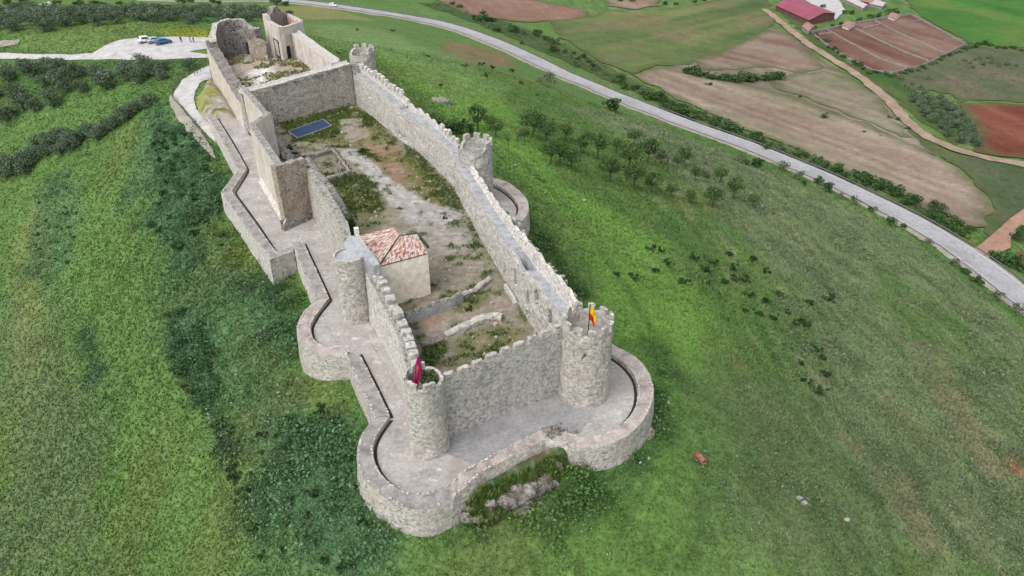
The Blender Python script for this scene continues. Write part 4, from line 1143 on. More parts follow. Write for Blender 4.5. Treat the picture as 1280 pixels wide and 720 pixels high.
t = thing("ruined_tower", "dark curved shell of a ruined round tower at the far left corner", "ruin", (-63, 164, 3))
sh = [(-67.0, 158.9), (-68.4, 162.5), (-67.6, 166.6), (-64.5, 169.6), (-61.6, 169.3), (-58.6, 167.6), (-57.6, 166.4)]; si = offset(sh, 1.6)
if (si[3][1] > sh[3][1]): si = offset(sh, -1.6)
sweep("shell", smooth_line(sh), smooth_line(si), -1.0, 3.0, lin_f and (lambda s, u: lin_f([(0, 8.2), (4, 9.0), (6, 10.8), (12, 11.2), (14, 10.7), (17, 9.6), (20, 9.2)])(s)), M['stone_dark'], t, .4, 18, 5, .22, .2, niches=((15.5, 4.5, 2.6, 3.4, 1.0), (19.5, 4.2, 1.4, 2.2, 1.2)), topmat=M['stone_grey'], ragged=.35, seed=32)
fr = [W(314, 75, 3.6), W(335.5, 75.5, 3.6)]; fr2 = offset(fr, -1.3)
if fr2[0][1] < fr[0][1]: fr2 = offset(fr, 1.3)
sweep("inner_wall", fr2, fr, 3.0, 3.0, lambda s, u: 8.3 - .35 * abs(s - 1.2), M['stone_brown'], t, .35, 10, 5, .12, 0, topmat=M['rubble_top'], ragged=.2, seed=33)

t = thing("keep_tower", "square keep with red walled hollow inside and crumbling back corner", "tower", (-52, 168.5, 3))
k1, k2, k3, k4 = (-51.9, 161.5), (-48.4, 168.8), (-54.4, 177.3), (-57.9, 170.0)
M['red_plaster'] = mottled('faded_red_plaster', [(.34, .20, .17), (.46, .29, .26), (.52, .40, .36)], .6, .9, 3.)
def wallseg(nm, a, b, th, z0, topf, mat, topm, par, rg=.05, seed=40, cen=(-53.1, 169.4)):
    o1, o2 = [a, b], offset([a, b], th)
    m1 = np.mean(np.array(o2), 0) - np.array(cen); m0 = np.mean(np.array(o1), 0) - np.array(cen)
    if np.linalg.norm(m1) > np.linalg.norm(m0): o2 = offset([a, b], -th)
    return sweep(nm, o1, o2, z0, z0, topf, mat, par, .4, 14, 4, .05, .15, topmat=topm, ragged=rg, seed=seed)
wallseg("wall", k4, k1, .9, 2.0, lambda s, u: 10.9 + (0 if s > 2.6 else 1.1), M['cream'], M['edging'], t, .08, 41)
wallseg("wall", k1, k2, .8, 2.0, lambda s, u: 10.6, M['cream'], M['edging'], t, .02, 42)
wallseg("wall", k2, k3, .8, -1.0, lambda s, u: 10.9, M['cream'], M['edging'], t, .02, 43)
wallseg("ruined_corner", k3, k4, 1.4, -1.0, lambda s, u: 11.2 + 1.6 * math.exp(-((s - 5) / 2.5) ** 2), M['stone_dark'], M['stone_dark'], t, .45, 44)
ins = [(k1[0] + .1, k1[1] + 1.2), (k2[0] - 1.2, k2[1] + .1), (k3[0] - .1, k3[1] - 1.2), (k4[0] + 1.2, k4[1] - .1)]
MB().prism(ccw(ins), 2.5, 8.4).build("floor_slab", M['red_plaster'], t)
lin_mb = MB()
for a, b in ((ins[1], ins[2]), (ins[2], ins[3])):
    a, b = np.array(a), np.array(b); d = (b - a) / np.linalg.norm(b - a); c_ = (a + b) / 2
    lin_mb.box((c_[0], c_[1], 9.4), (np.linalg.norm(b - a) - .1, .12, 2.1), math.atan2(d[1], d[0]))
lin_mb.build("red_lining", M['red_plaster'], t)
a, b = np.array(k4), np.array(k1); d = (b - a) / np.linalg.norm(b - a); nn = np.array([d[1], -d[0]]); 
if nn[1] > 0: nn = -nn
c_ = a * .28 + b * .72 + nn * .28; rz_ = math.atan2(d[1], d[0])
fr_mb = MB()
for du, dz, w, h in ((-1.35, 0, .16, 3.6), (1.35, 0, .16, 3.6), (0, 1.8, 2.86, .16), (0, -1.8, 2.86, .16)):
    fr_mb.box((c_[0] + d[0] * du, c_[1] + d[1] * du, 5.9 + dz), (w, .14, h), rz_)
dm = fr_mb.build("panel_frame", M['iron'], t)
MB().box((c_[0] + nn[0] * -.06, c_[1] + nn[1] * -.06, 5.9), (2.54, .1, 3.44), rz_).build("wall_panel", M['stone_white'], t)
a, b = np.array(k1), np.array(k2); d = (b - a) / np.linalg.norm(b - a); c_ = a + d * 1.6 + np.array([d[1], -d[0]]) * .12
MB().box((c_[0], c_[1], 5.0), (1.3, .2, 2.9), math.atan2(d[1], d[0])).build("doorway", M['near_black'], t)

t = thing("curtain_wall", "smooth cream wall running from the keep towards the cross wall", "wall", (-43, 153, 3), "curtain walls of the castle")
vi = [(-50.3, 164.4), (-43.4, 153.2), (-36.4, 142.2)]; vo = offset(vi, -1.9)
if vo[1][0] < vi[1][0]: vo = offset(vi, 1.9)
sweep("wall", vo, vi, -1.2, 3.0, lambda s, u: 9.0 - .03 * s + (.5 if u < .2 or s > 99 else 0), M['cream'], t, .45, 14, 6, .05, .2, tsplit=[0, .1, .2, .21, .6, 1.], topmat=M['edging'], ragged=.04, seed=45)
rb = MB()
for k in range(60):
    f = random.random()
    rb.box((-36.2 + 2.5 * f + random.uniform(-1.2, .8), 142 - 1.5 * f + random.uniform(-1.5, 1.5), 7.2 + random.uniform(-.8, .9)), (random.uniform(.3, .8), random.uniform(.3, .8), random.uniform(.3, .6)), random.uniform(0, 3), .1)
MB()
rb.build("broken_end", M['stone_grey'], t)

# ------------------------------------------------------------------ tiled house in the courtyard
t = thing("tiled_house", "small beige house with red and white tiled roof inside the castle", "house", (-12, 69, 1.0))
hA, hD, hG, hB, hF, hC = (-14.55, 65.75), (-9.55, 68.55), (-11.2, 71.9), (-13.0, 71.0), (-14.0, 73.2), (-18.2, 72.6)
zl, zh, zc = 6.5, 7.35, 6.5
hp = [hA, hD, hG, hB, hF, hC]
hpz = [zl, zl, zh - .25, zh, zh - .1, zc]
MB().prism(hp, .6, [z - .14 for z in hpz]).build("wall", M['house_wall'], t)

def tile_mat():
    m, nt, b = nmat("old_clay_roof_tiles")
    b.inputs["Roughness"].default_value = .85
    a = N(nt, "ShaderNodeVertexColor", layer_name="Col")
    g = noise_tex(nt, pos(nt), 7, 4, .7)
    c = mix(nt, a.outputs[0], (.62, .56, .52), ramp(nt, g, [(.55, 0.), (.7, .6)]))
    nt.links.new(c, b.inputs["Base Color"])
    return m
M['tile'] = tile_mat()
def tiled(name, eave, ridge, parent, pitch=.26, course=.42):
    """rows of half round clay tiles from eave line up to ridge line"""
    e0, e1, r0, r1 = [np.array(p, float) for p in (*eave, *ridge)]
    n = int(max(np.linalg.norm(e1 - e0), np.linalg.norm(r1 - r0)) / pitch); V, F, Cc = [], [], []
    for i in range(n):
        f = (i + .5) / n; a = e0 + (e1 - e0) * f; b = r0 + (r1 - r0) * f
        L = np.linalg.norm(b - a)
        if L < .3: continue
        u = (b - a) / L; w = (e1 - e0); w = w - u * (w @ u); w /= np.linalg.norm(w); up = np.cross(w, u); up = up if up[2] > 0 else -up
        wd = np.linalg.norm((e1 - e0) * (1 - .5) + (r1 - r0) * .5) / n * .62
        k = max(1, int(L / course))
        for j in range(k):
            p, q = a + u * (L * j / k - .05), a + u * (L * (j + 1) / k)
            tone = random.random(); col = np.array(lin(196, 140, 124)) if tone < .30 else np.array(lin(158, 112, 100)) if tone < .42 else np.array(lin(222, 206, 196))
            col = col * random.uniform(.75, 1.1) * .72
            s0 = len(V)
            for pt, lift in ((p, .05), (q, .01)):
                for h in range(5):
                    th = math.pi * h / 4
                    V.append(pt + w * math.cos(th) * wd + up * (math.sin(th) * wd * .75 + lift)); Cc.append(col)
            F += [(s0 + h, s0 + h + 1, s0 + 5 + h + 1, s0 + 5 + h) for h in range(4)] + [tuple(s0 + h for h in (4, 3, 2, 1, 0))]
    s0 = len(V)
    for pt in (e0, e1, r1, r0):
        V.append(pt - np.array([0, 0, .05])); Cc.append(np.array(lin(120, 80, 68)))
    F.append((s0, s0 + 1, s0 + 2, s0 + 3))
    return mk(name, V, F, M['tile'], parent, False, np.array(Cc))
rf = tiled("roof", ((*hA, zl), (*hC, zc)), ((*hB, zh), (*hF, zh - .1)), t)
tiled("roof", ((*hA, zl), (*hD, zl)), ((*hB, zh), (*hG, zh - .25)), t)
M['white_wash'] = mottled('white_washed_coping', [(.60, .55, .50), (.70, .66, .62)], 1., .85, 4.)
mb = MB(); d = np.array(hC) - np.array(hA); L_ = np.linalg.norm(d); d /= L_
mid = (np.array(hA) + np.array(hC)) / 2 + np.array([-d[1], d[0]]) * .1
mb.box((mid[0], mid[1], 6.45), (L_ + .2, .26, .55), math.atan2(d[1], d[0]))
mb.build("coping", M['white_wash'], t)
MB().box((hC[0] - .25, hC[1] + .5, 6.75), (.5, .55, 1.2), .4).build("chimney", M['white_wash'], t)
MB().tube((*hA, zl + .22), (*hB, zh + .12), .07).tube((*hB, zh + .12), (*hG, zh - .1), .06).build("ridge_cable", M['iron'], t)
MB().box(((hG[0] + hD[0]) / 2 + .25, (hG[1] + hD[1]) / 2 + .15, 6.95), (.22, 2.6, .35), math.atan2(hG[1] - hD[1], hG[0] - hD[0]) - math.pi / 2).build("gutter", M['iron'], t)
for k in range(4):
    p = (-15.3 + .18 * k, 65.1 - .45 * k)
st = thing("step_flight", "three dark edged stone steps from paved tower top down to the ragged left wall", "steps", (-15, 64.4, 6))
mb = MB()
for k in range(4): mb.box((-15.05 + .22 * k, 64.7 - .42 * k, 7.2 - .32 * k), (1.2, .34, .9), -1.1)
mb.build("treads", M['lead'], st)

# low ruins and other remains on the courtyard floor
def ruin(label, line, w, h, mat, topm, seed, ragged=.16, z0=.7, name="ruined_wall", rough=.12, closed=False):
    ln = Ws(line, 1.0)
    c = np.mean(np.array(ln), 0)
    t = thing(name, label, "ruined wall", (c[0], c[1], 1.0), "low ruins on the courtyard floor")
    sweep("wall", offset(ln, w / 2), offset(ln, -w / 2), z0, z0, lambda s, u: 1.0 + h - .35 * h * abs(2 * u - 1) ** 2, mat, t, .35, 4, 5, rough, .05, topmat=topm, ragged=ragged, seed=seed)
    return t
M['stone_cream'] = stone('pale_mortared_rubble', (.50, .48, .445), (.28, .265, .24), (.44, .42, .39), .4, 1.2, (.3, .29, .26), .4)
sq = ruin("square foundation of low stone walls edged with iron stakes", [(372, 200), (394, 196), (416, 189), (424, 200), (437, 217), (424, 222), (408, 227)], .55, .8, M['stone_dark'], M['rubble_top'], 51)
mb = MB()
for px, py in ((372, 199), (383, 197), (394, 195), (405, 192), (416, 188), (421, 196), (427, 204), (433, 211), (437, 216), (424, 221), (411, 225)):
    x, y = W(px, py, 1.0); mb.tube((x, y, 1.2), (x + random.uniform(-.05, .05), y, 2.5), .05)
mb.build("iron_stakes", M['iron'], sq)
ruin("rubble bank of a fallen wall along the inside of the buttress", [(343, 175), (352, 190), (360, 200), (372, 203)], 1.6, 1.3, M['stone_dark'], M['rubble_top'], 52, .3)
ruin("overgrown stub of wall beside the square foundation", [(385, 205), (398, 222), (410, 236), (420, 250), (432, 275)], 1.3, 1.0, M['rubble_top'], M['rubble_top'], 53, .3)
ruin("white mortared ruined wall lying across the front courtyard", [(556, 421), (575, 413), (598, 403), (618, 397), (628, 399)], .95, .75, M['stone_cream'], M['stone_cream'], 54, .12)
ruin("dark crumbled wall stub beside the white ruined wall", [(527, 431), (540, 428), (553, 423)], .9, .55, M['stone_dark'], M['stone_dark'], 55, .2)
ruin("grey plastered retaining wall with rubble rim below the house", [(508, 403), (524, 398), (546, 390), (566, 383), (576, 376)], .7, 1.5, M['lead'], M['rubble_top'], 56, .1, rough=.04)
ruin("thin rubble kerb running from the house to the right wall", [(576, 374), (590, 366), (603, 358), (612, 350)], .7, .6, M['rubble_top'], M['stone_grey'], 57, .2)
ruin("small brown wall stub at the foot of the cross wall", [(344, 154), (338, 163), (346, 172)], .9, 1.6, M['stone_brown'], M['rubble_top'], 58, .2)
ruin("pale broken plaster kerb under the foot of the long right wall", [(632, 359), (641, 374), (646, 384)], .45, .7, M['stone_cream'], M['stone_cream'], 59, .2)

# blue panel lying on the courtyard floor
t = thing("blue_panel", "long dark blue panel with pale frame lying on the courtyard grass", "panel", (*W(388, 162, 1.0), 1.1))
bp = Ws([(360.5, 165), (404, 150), (414.5, 158), (372, 173.5)], 1.15)
m, nt, b = nmat("dark_blue_sheet"); M['blue'] = m
b.inputs["Roughness"].default_value = .45
w_ = N(nt, "ShaderNodeTexWave"); w_.inputs["Scale"].default_value = .55; w_.inputs["Distortion"].default_value = .6; nt.links.new(pos(nt), w_.inputs["Vector"])
nt.links.new(mix(nt, lin(44, 66, 96, .75), lin(60, 84, 116, .75), w_.outputs["Fac"]), b.inputs["Base Color"])
MB().prism(ccw(bp), 1.08, 1.3).build("sheet", M['blue'], t)
mb = MB()
for i in range(4):
    a, b_ = np.array(bp[i]), np.array(bp[(i + 1) % 4]); d = b_ - a; c_ = (a + b_) / 2
    mb.box((c_[0], c_[1], 1.24), (np.linalg.norm(d) + .1, .14, .22), math.atan2(d[1], d[0]))
mb.build("frame", plain("pale_timber_frame", (.27, .26, .24), .7), t)

# ------------------------------------------------------------------ flags
def flag(label, base, h, colf, w, hang, sway, rz):
    t = thing("flag", label, "flag", base, "flags on the castle towers")
    MB().tube(base, (base[0], base[1], base[2] + h), .055, .04, 8).build("flagpole", M['iron'], t)
    nu, nv = 14, 16; V, Cc = [], []
    ca, sa = math.cos(rz), math.sin(rz)
    for j in range(nv):
        for i in range(nu):
            u, v = i / (nu - 1), j / (nv - 1)
            x = .05 + u * w * (1 - .35 * v * u)
            z = h - .08 - v * hang - u * u * sway * (1 - .4 * v) - .25 * u
            y = .10 * math.sin(u * 9 + v * 2.5) * u + .06 * math.sin(v * 7) * u
            V.append((base[0] + x * ca - y * sa, base[1] + x * sa + y * ca, base[2] + z)); Cc.append(colf(u, v))
    I = np.arange(nu * nv).reshape(nv, nu)
    F = np.stack([I[:-1, :-1].ravel(), I[:-1, 1:].ravel(), I[1:, 1:].ravel(), I[1:, :-1].ravel()], 1)
    mk("cloth", V, F, M['leaf'], t, True, np.array(Cc))
mag, gold, red_, yel_ = lin(176, 32, 104, .8), lin(222, 150, 60, .8), lin(206, 44, 36, .85), lin(240, 200, 40, .85)
flag("dark magenta flag with a gold emblem hanging from a pole on the slim tower", (FL[0] - .1, FL[1] - .1, 6.9), 3.7,
     lambda u, v: gold if ((u - .5) / .22) ** 2 + ((v - .42) / .16) ** 2 < 1 and (math.sin(u * 40) * math.sin(v * 33) > -.35) else (lin(196, 44, 60, .8) if v > .88 else mag), 0.75, 2.3, 2.6, math.radians(205))
flag("red and yellow striped flag hanging from a pole on the stout tower", (FRT[0] + .05, FRT[1] - .1, 7.2), 3.3,
     lambda u, v: yel_ if v < .58 else red_, .6, 1.6, 1.1, math.radians(10))

# ------------------------------------------------------------------ leaf clouds: trees, shrubs
def leafcloud(n, rx, ry, rz, cz, seed, leaf=.22, clumps=14, cols=None, hollow=.45, flat=.75):
    r = np.random.default_rng(seed)
    k = clumps
    d = r.normal(size=(k, 3)); d /= np.linalg.norm(d, axis=1)[:, None]
    rad = r.uniform(hollow, .95, k)[:, None]
    cc = d * rad * np.array([rx, ry, rz]) * .85; cc[:, 2] = np.where(cc[:, 2] < -rz * .55, -rz * .4, cc[:, 2])
    cr = r.uniform(.28, .55, k) * min(rx, rz)
    w = cr ** 2; idx = r.choice(k, n, p=w / w.sum())
    dd = r.normal(size=(n, 3)); dd /= np.linalg.norm(dd, axis=1)[:, None]
    p = cc[idx] + dd * (cr[idx] * r.uniform(.45, 1.05, n) ** .6)[:, None] * np.array([1.1, 1.1, flat])
    p[:, 2] += cz
    a = r.normal(size=(n, 3)) + dd * .0; a /= np.linalg.norm(a, axis=1)[:, None]
    b = np.cross(a, r.normal(size=(n, 3))); b /= np.linalg.norm(b, axis=1)[:, None]
    s = leaf * r.uniform(.6, 1.3, n)[:, None]
    V = np.stack([p - a * s * .5, p + b * s * .36, p + a * s * .5, p - b * s * .36], 1).reshape(-1, 3)
    F = np.arange(4 * n).reshape(n, 4)
    base = np.array(cols)[r.integers(0, len(cols), k)][idx] * r.uniform(.75, 1.3, n)[:, None]
    return V, F, np.repeat(base, 4, 0)

def branches(h, seed, spread, r0, n=6, top=.75):
    r = random.Random(seed); mb = MB()
    lean = (r.uniform(-.12, .12) * h, r.uniform(-.12, .12) * h)
    f = Vector((lean[0], lean[1], h * .38))
    mb.tube((0, 0, -.12), f * .5, r0, r0 * .8, 7, False); mb.tube(f * .5, f, r0 * .8, r0 * .62, 7, False)
    for i in range(n):
        a = 2 * math.pi * (i + r.uniform(-.3, .3)) / n
        e = Vector((lean[0] + math.cos(a) * spread * r.uniform(.5, .95), lean[1] + math.sin(a) * spread * r.uniform(.5, .95), h * r.uniform(.6, .95)))
        m_ = f.lerp(e, .5) + Vector((r.uniform(-.15, .15), r.uniform(-.15, .15), .12 * h))
        mb.tube(f, m_, r0 * .5, r0 * .3, 5, False); mb.tube(m_, e, r0 * .3, r0 * .1, 5, False)
        for _ in range(2):
            e2 = m_ + Vector((r.uniform(-1, 1), r.uniform(-1, 1), r.uniform(.2, 1))) * spread * .5
            mb.tube(m_, e2, r0 * .18, r0 * .06, 4, False)
    return mb

OLIVE = [lin(104, 122, 96, .8), lin(90, 112, 84, .8), lin(116, 132, 108, .8), lin(96, 118, 88, .8)]
ALMOND = [lin(82, 114, 62, .62), lin(70, 102, 56, .62), lin(94, 124, 70, .62), lin(78, 108, 64, .62)]
BUSH = [lin(66, 94, 56, .75), lin(76, 106, 60, .75), lin(56, 82, 50, .75), lin(92, 114, 68, .75)]
GREYB = [lin(118, 132, 98, .6), lin(98, 116, 84, .6), lin(132, 142, 112, .6)]
LIME = [lin(128, 156, 48, .65), lin(108, 142, 46, .65), lin(148, 168, 60, .65)]

def tree_proto(seed, h, spread, cols, n, trunk=True, leaf=.28, clumps=16, cz=.66, rz=.36, hollow=.45, r0=.16):
    V, F, cl = leafcloud(n, spread, spread, h * rz, h * cz, seed, leaf, clumps, cols, hollow)
    me_src = mk("crown", V, F, M['leaf'], None, False, cl, True)
    tr = branches(h, seed, spread, r0).build("trunk", M['bark'], None) if trunk else None
    c = me_src.data; b = tr.data if tr else None
    bpy.data.objects.remove(me_src)
    if tr: bpy.data.objects.remove(tr)
    return c, b

PRO = {
    'olive': [tree_proto(100 + i, 1.0, .54, OLIVE, 1200, True, .075, 26, .50, .46, .62, .05) for i in range(6)],
    'almond': [tree_proto(130 + i, 1.0, .42, ALMOND, 760, True, .062, 20, .66, .33, .6, .034) for i in range(6)],
    'thin': [tree_proto(150 + i, 1.0, .44, GREYB, 150, True, .045, 14, .68, .32, .6, .03) for i in range(3)],
    'bush': [tree_proto(170 + i, 1.0, .66, BUSH, 520, False, .12, 13, .40, .46, .3) for i in range(6)],
    'greybush': [tree_proto(190 + i, 1.0, .62, GREYB, 480, False, .10, 13, .42, .46, .3) for i in range(3)],
    'lime': [tree_proto(200 + i, 1.0, .7, LIME, 420, False, .10, 12, .38, .42, .3) for i in range(2)],
    'low': [tree_proto(210 + i, 1.0, .85, [tuple(v * .7 for v in b) for b in BUSH], 300, False, .15, 9, .36, .36, .25) for i in range(4)],
}
_cnt = 0
def plant(kind, x, y, h, name, label, cat, group=None, zf=None, wide=1.0, z=None):
    global _cnt
    _cnt += 1
    c, b = PRO[kind][_cnt * 7 % len(PRO[kind])]
    zz = z if z is not None else float((zf or gh)(np.array([x]), np.array([y]))[0]) - .05 * h
    a = random.uniform(0, 6.28); s = h
    if b is None:
        o = bpy.data.objects.new(name, c); C.objects.link(o)
        o.location = (x, y, zz); o.rotation_euler = (0, 0, a); o.scale = (s * wide, s * wide, s)
        tag(o, label, cat, group)
    else:
        o = thing(name, label, cat, (x, y, zz), group, a); o.scale = (s * wide, s * wide, s)
        for nm, me in (("trunk", b), ("crown", c)):
            p = bpy.data.objects.new(nm, me); C.objects.link(p); p.parent = o
    return o

def px_h(px_tall, x, y, z):
    """metres of a plant that stands px_tall photo pixels high at x, y, z"""
    d = y * math.cos(PITCH) + (CAMH - z) * math.sin(PITCH)
    return px_tall * d / FPX / math.cos(math.atan2(CAMH - z, math.hypot(x, y)))

def plant_px(kind, px, py, tall, name, label, cat, group=None, wide=1.0):
    x, y = at(px, py); z = float(gh(np.array([x]), np.array([y]))[0])
    return plant(kind, x, y, px_h(tall, x, y, z), name, label, cat, group, wide=wide)

# trees on the grassy slope right of the castle
GA = "small trees on the grassy slope right of the castle"
LA = "small leafy tree on the grassy slope between castle wall and road"
for px, py, h in [(687.5, 206, 23), (700, 207, 23), (707, 177, 19), (682.5, 179, 26), (715, 214, 22), (726, 191, 17), (746, 199, 28), (762, 227, 26), (770, 194, 17), (785, 212, 28), (791, 236, 28), (732, 182, 14), (791, 181, 16), (814, 242, 21), (839, 247, 15), (862, 254, 14), (889, 259, 22), (916, 250, 23), (939, 260, 14), (809, 206, 27), (846, 210, 13), (854, 206, 19), (869, 227, 15), (881, 227, 11), (899, 227, 17), (598, 163, 26), (620, 171, 20), (612, 160, 14), (655, 176, 14), (826, 205, 15)]:
    plant_px('almond', px, py, h * 1.28, "slope_tree", LA, "tree", GA)
plant_px('almond', 664.5, 171, 37, "slope_tree", "tallest round crowned tree on the slope, standing alone behind the hollow tower", "tree", GA)
for px, py, h in [(637, 183, 22), (647, 177, 20)]:
    plant_px('thin', px, py, h, "bare_tree", "nearly leafless twiggy tree left of the tallest slope tree", "tree", GA)
for px, py, h in [(879, 212, 16), (866, 214, 15), (925, 202, 14), (835, 206, 15), (818, 204, 14)]:
    plant_px('thin', px, py, h, "grey_tree", "thin greyish tree at the scrubby upper edge of the slope grove", "tree", GA)
for px, py, h in [(535, 156, 20), (552, 162, 22), (565, 165, 22), (577, 168, 24), (545, 168, 18), (588, 166, 16)]:
    plant_px('bush', px, py, h, "dense_bush", "dense dark green bush behind the right wall beside the hollow tower", "bush", "bushes behind the right wall", 1.0)
# small bushes on the right slope
for px, py in [(812, 315), (820, 341), (831, 331), (912, 320), (891, 331), (942, 327), (914, 337), (906, 354), (917, 351), (886, 356), (795, 350), (771, 344), (930, 351), (957, 341), (824, 317), (852, 355), (935, 370), (957, 380), (977, 372), (932, 390), (1005, 407), (965, 400), (992, 407), (1012, 380), (1035, 375), (1000, 455), (1018, 440), (1028, 450), (1008, 478), (1030, 470), (1022, 490), (950, 395), (985, 392), (880, 340), (865, 325)]:
    plant_px('low', px, py, random.uniform(8, 13), "low_bush", "small dark green bush dotted over the open slope right of the castle", "bush", "small bushes on the right slope")
for px, py, h in [(424, 68, 5), (491, 40, 5), (447, 38, 4), (582, 84, 6), (550, 108, 6), (602, 82, 7), (615, 86, 7), (607, 96, 7), (641, 90, 7), (535, 72, 5), (672, 120, 5), (650, 106, 6)]:
    plant_px('low', px, py, h, "low_bush", "tiny dark bush on the smooth slope behind the right wall", "bush", "tiny bushes behind the right wall")

# bushes along the road
GR = "bushes along the valley road"
plant_px('bush', 766, 139, 22, "roadside_tree", "large round green tree at the near edge of the road", "tree", GR, 1.15)
plant_px('greybush', 684, 108, 20, "roadside_bush", "large grey green bush at the near edge of the road", "bush", GR, 1.2)
plant_px('bush', 941, 208, 20, "roadside_tree", "full green tree by the road beyond the slope grove", "tree", GR, 1.1)
for px, py, h in [(976, 213, 16), (997, 224, 14), (1022, 230, 12), (1034, 240, 16), (1067, 254, 12), (1090, 264, 10), (1112, 280, 13), (1129, 284, 8), (1160, 304, 9), (1192, 332, 14), (1206, 342, 11), (1220, 354, 14), (1245, 374, 16), (1270, 392, 16), (925, 204, 14), (1005, 232, 9), (1050, 248, 9)]:
    plant_px('greybush' if random.random() < .5 else 'bush', px, py, h, "roadside_bush", "scruffy grey green bush along the near edge of the road", "bush", GR)
r_ = random.Random(5)
far_line = [(592, 22), (640, 40), (690, 62), (740, 88), (770, 100), (800, 112), (850, 140), (900, 163), (960, 185), (1010, 205), (1060, 222), (1100, 238), (1140, 256), (1180, 280), (1210, 296)]
FLn = resample(far_line, 130)
for i, (px, py) in enumerate(FLn):
    if 30 < i < 38 and r_.random() < .5: continue
    plant_px('bush' if r_.random() < .75 else 'greybush', px + r_.uniform(-9, 9), py + r_.uniform(-6, 6), r_.uniform(7, 16) if i > 45 else r_.uniform(5, 11), "verge_bush", "dark green bush in the dense band beyond the road", "bush", "bushes in the band beyond the road", 1.15)
for px, py, h in [(852, 147, 20), (832, 140, 14), (846, 145, 14), (864, 150, 13), (776, 98, 10), (902, 165, 13), (927, 176, 12)]:
    plant_px('bush', px, py, h, "verge_bush", "large dark bush clump on the far verge across from the roadside tree", "bush", "large bushes on the far verge", 1.2)
for px, py, h in [(1176, 272, 16), (1168, 262, 14), (1188, 280, 14), (1250, 326, 18), (1262, 330, 18), (1275, 336, 16), (1240, 322, 12), (1270, 300, 14), (1280, 292, 14)]:
    plant_px('bush', px, py, h, "junction_bush", "dark bush beside the red track at the road junction", "bush", "bushes at the track junction", 1.2)
for px, py, h in [(1190, 286, 8), (1200, 292, 8), (1208, 298, 7), (1214, 304, 7)]:
    plant_px('lime', px, py, h, "broom_bush", "yellow green bush on the verge just before the track junction", "bush", "yellow bushes at the track junction", 1.3)
# hedges in the fields
for px, py, h in [(866, 93, 15), (857, 92, 10), (873, 95, 12), (882, 96, 10), (890, 100, 12), (900, 101, 11), (908, 102, 12), (916, 103, 13), (930, 101, 19), (938, 102, 14), (945, 102, 11), (955, 101, 12), (968, 100, 13), (974, 100, 14), (962, 101, 12), (886, 107, 7), (921, 103, 12)]:
    plant_px('bush', px, py, h, "hedge_bush", "dark green bush in the field hedge between brown and tan fields", "bush", "field hedge bushes", 1.1)
for px, py, h in [(1030, 148, 8), (1000, 122, 4), (1080, 166, 4), (1100, 170, 3), (1112, 148, 5), (1135, 162, 5), (1122, 150, 5)]:
    plant_px('bush', px, py, h, "field_bush", "lone dark bush in the tan stubble fields", "bush", "lone bushes in the stubble fields", 1.3)
for px, py, h in [(790, 2, 6), (832, 6, 6), (845, 6, 5), (868, 3, 5), (775, 2, 5), (880, 1, 5), (742, -1, 5), (660, -1, 6), (575, 10, 7), (565, 6, 6)]:
    plant_px('bush', px, py, h, "field_bush", "dark bush on the field margin at the top edge", "bush", "bushes at the top field margin", 1.3)

# groves: trees scattered in a plan polygon, never closer than a given spacing
def scatter(poly_px, spacing, seed, jit=1.0, maxn=400):
    P = ats(poly_px); xs = [p[0] for p in P]; ys = [p[1] for p in P]
    r = random.Random(seed); out = []
    for _ in range(20000):
        x, y = r.uniform(min(xs), max(xs)), r.uniform(min(ys), max(ys))
        if inpoly(np.array([x]), np.array([y]), P)[0] and all((x - a) ** 2 + (y - b) ** 2 > spacing ** 2 for a, b in out):
            out.append((x, y))
            if len(out) >= maxn: break
    return out
for x, y in scatter([(-25, 89), (60, 90), (95, 94), (150, 96), (172, 88), (190, 90), (212, 88), (206, 100), (180, 104), (160, 112), (135, 114), (118, 106), (106, 118), (80, 130), (50, 146), (-25, 150)], 4.1, 3):
    plant('olive', x, y, random.uniform(3.6, 5.4), "olive_tree", "round grey green olive tree in the grove below the car park", "tree", "olive trees in the grove below the car park", wide=1.0)
for px, py, h in [(176, 78, 17), (185, 92, 18), (168, 96, 15), (206, 84, 14), (238, 82, 17)]:
    plant_px('olive', px, py + 4, h, "olive_tree", "larger dark olive tree at the castle end of the grove near the drive", "tree", "larger olive trees near the drive", 1.1)
for px, py in [(47, 180), (56, 178), (65, 180), (80, 172), (72, 178), (95, 178), (88, 182), (102, 174), (110, 168), (118, 168), (122, 172), (136, 160), (130, 166), (149, 154), (143, 158), (158, 148), (165, 144), (173, 137), (180, 134), (188, 130), (60, 192), (78, 190), (92, 186), (48, 196)]:
    plant_px('olive', px, py + 3, random.uniform(15, 20), "olive_tree", "olive tree in the diagonal hedge row on the left slope", "tree", "olive trees of the diagonal row", 1.15)
for px, py in [(4, 206), (16, 208), (28, 206), (38, 202), (8, 218), (22, 216), (-6, 214), (34, 212)]:
    plant_px('olive', px, py + 4, random.uniform(18, 24), "olive_tree", "big spreading olive tree at the lower left end of the diagonal row", "tree", "big olive trees at the left edge", 1.15)
for x, y in scatter([(-20, 14), (60, 9), (95, 20), (150, 19), (250, 17), (332, 17), (336, 26), (250, 31), (190, 29), (130, 33), (100, 33), (60, 40), (-20, 47)], 5.4, 8, maxn=170):
    plant('olive', x, y, random.uniform(3.4, 5.2), "thicket_tree", "dark green tree in the thicket behind the car park", "tree", "trees of the thicket behind the car park", wide=1.25)
for px, py, h in [(99, 8, 10), (128, 9, 9), (72, 6, 9), (118, 5, 8), (150, 6, 7), (180, 8, 7), (30, 4, 9), (10, 6, 9), (345, 6, 12), (356, 7, 9), (266, 4, 8), (240, 3, 8), (228, 5, 9), (274, 6, 7), (362, 18, 9)]:
    plant_px('bush', px, py, h, "far_bush", "dark bush beside the distant road at the top left", "bush", "bushes by the distant road", 1.2)
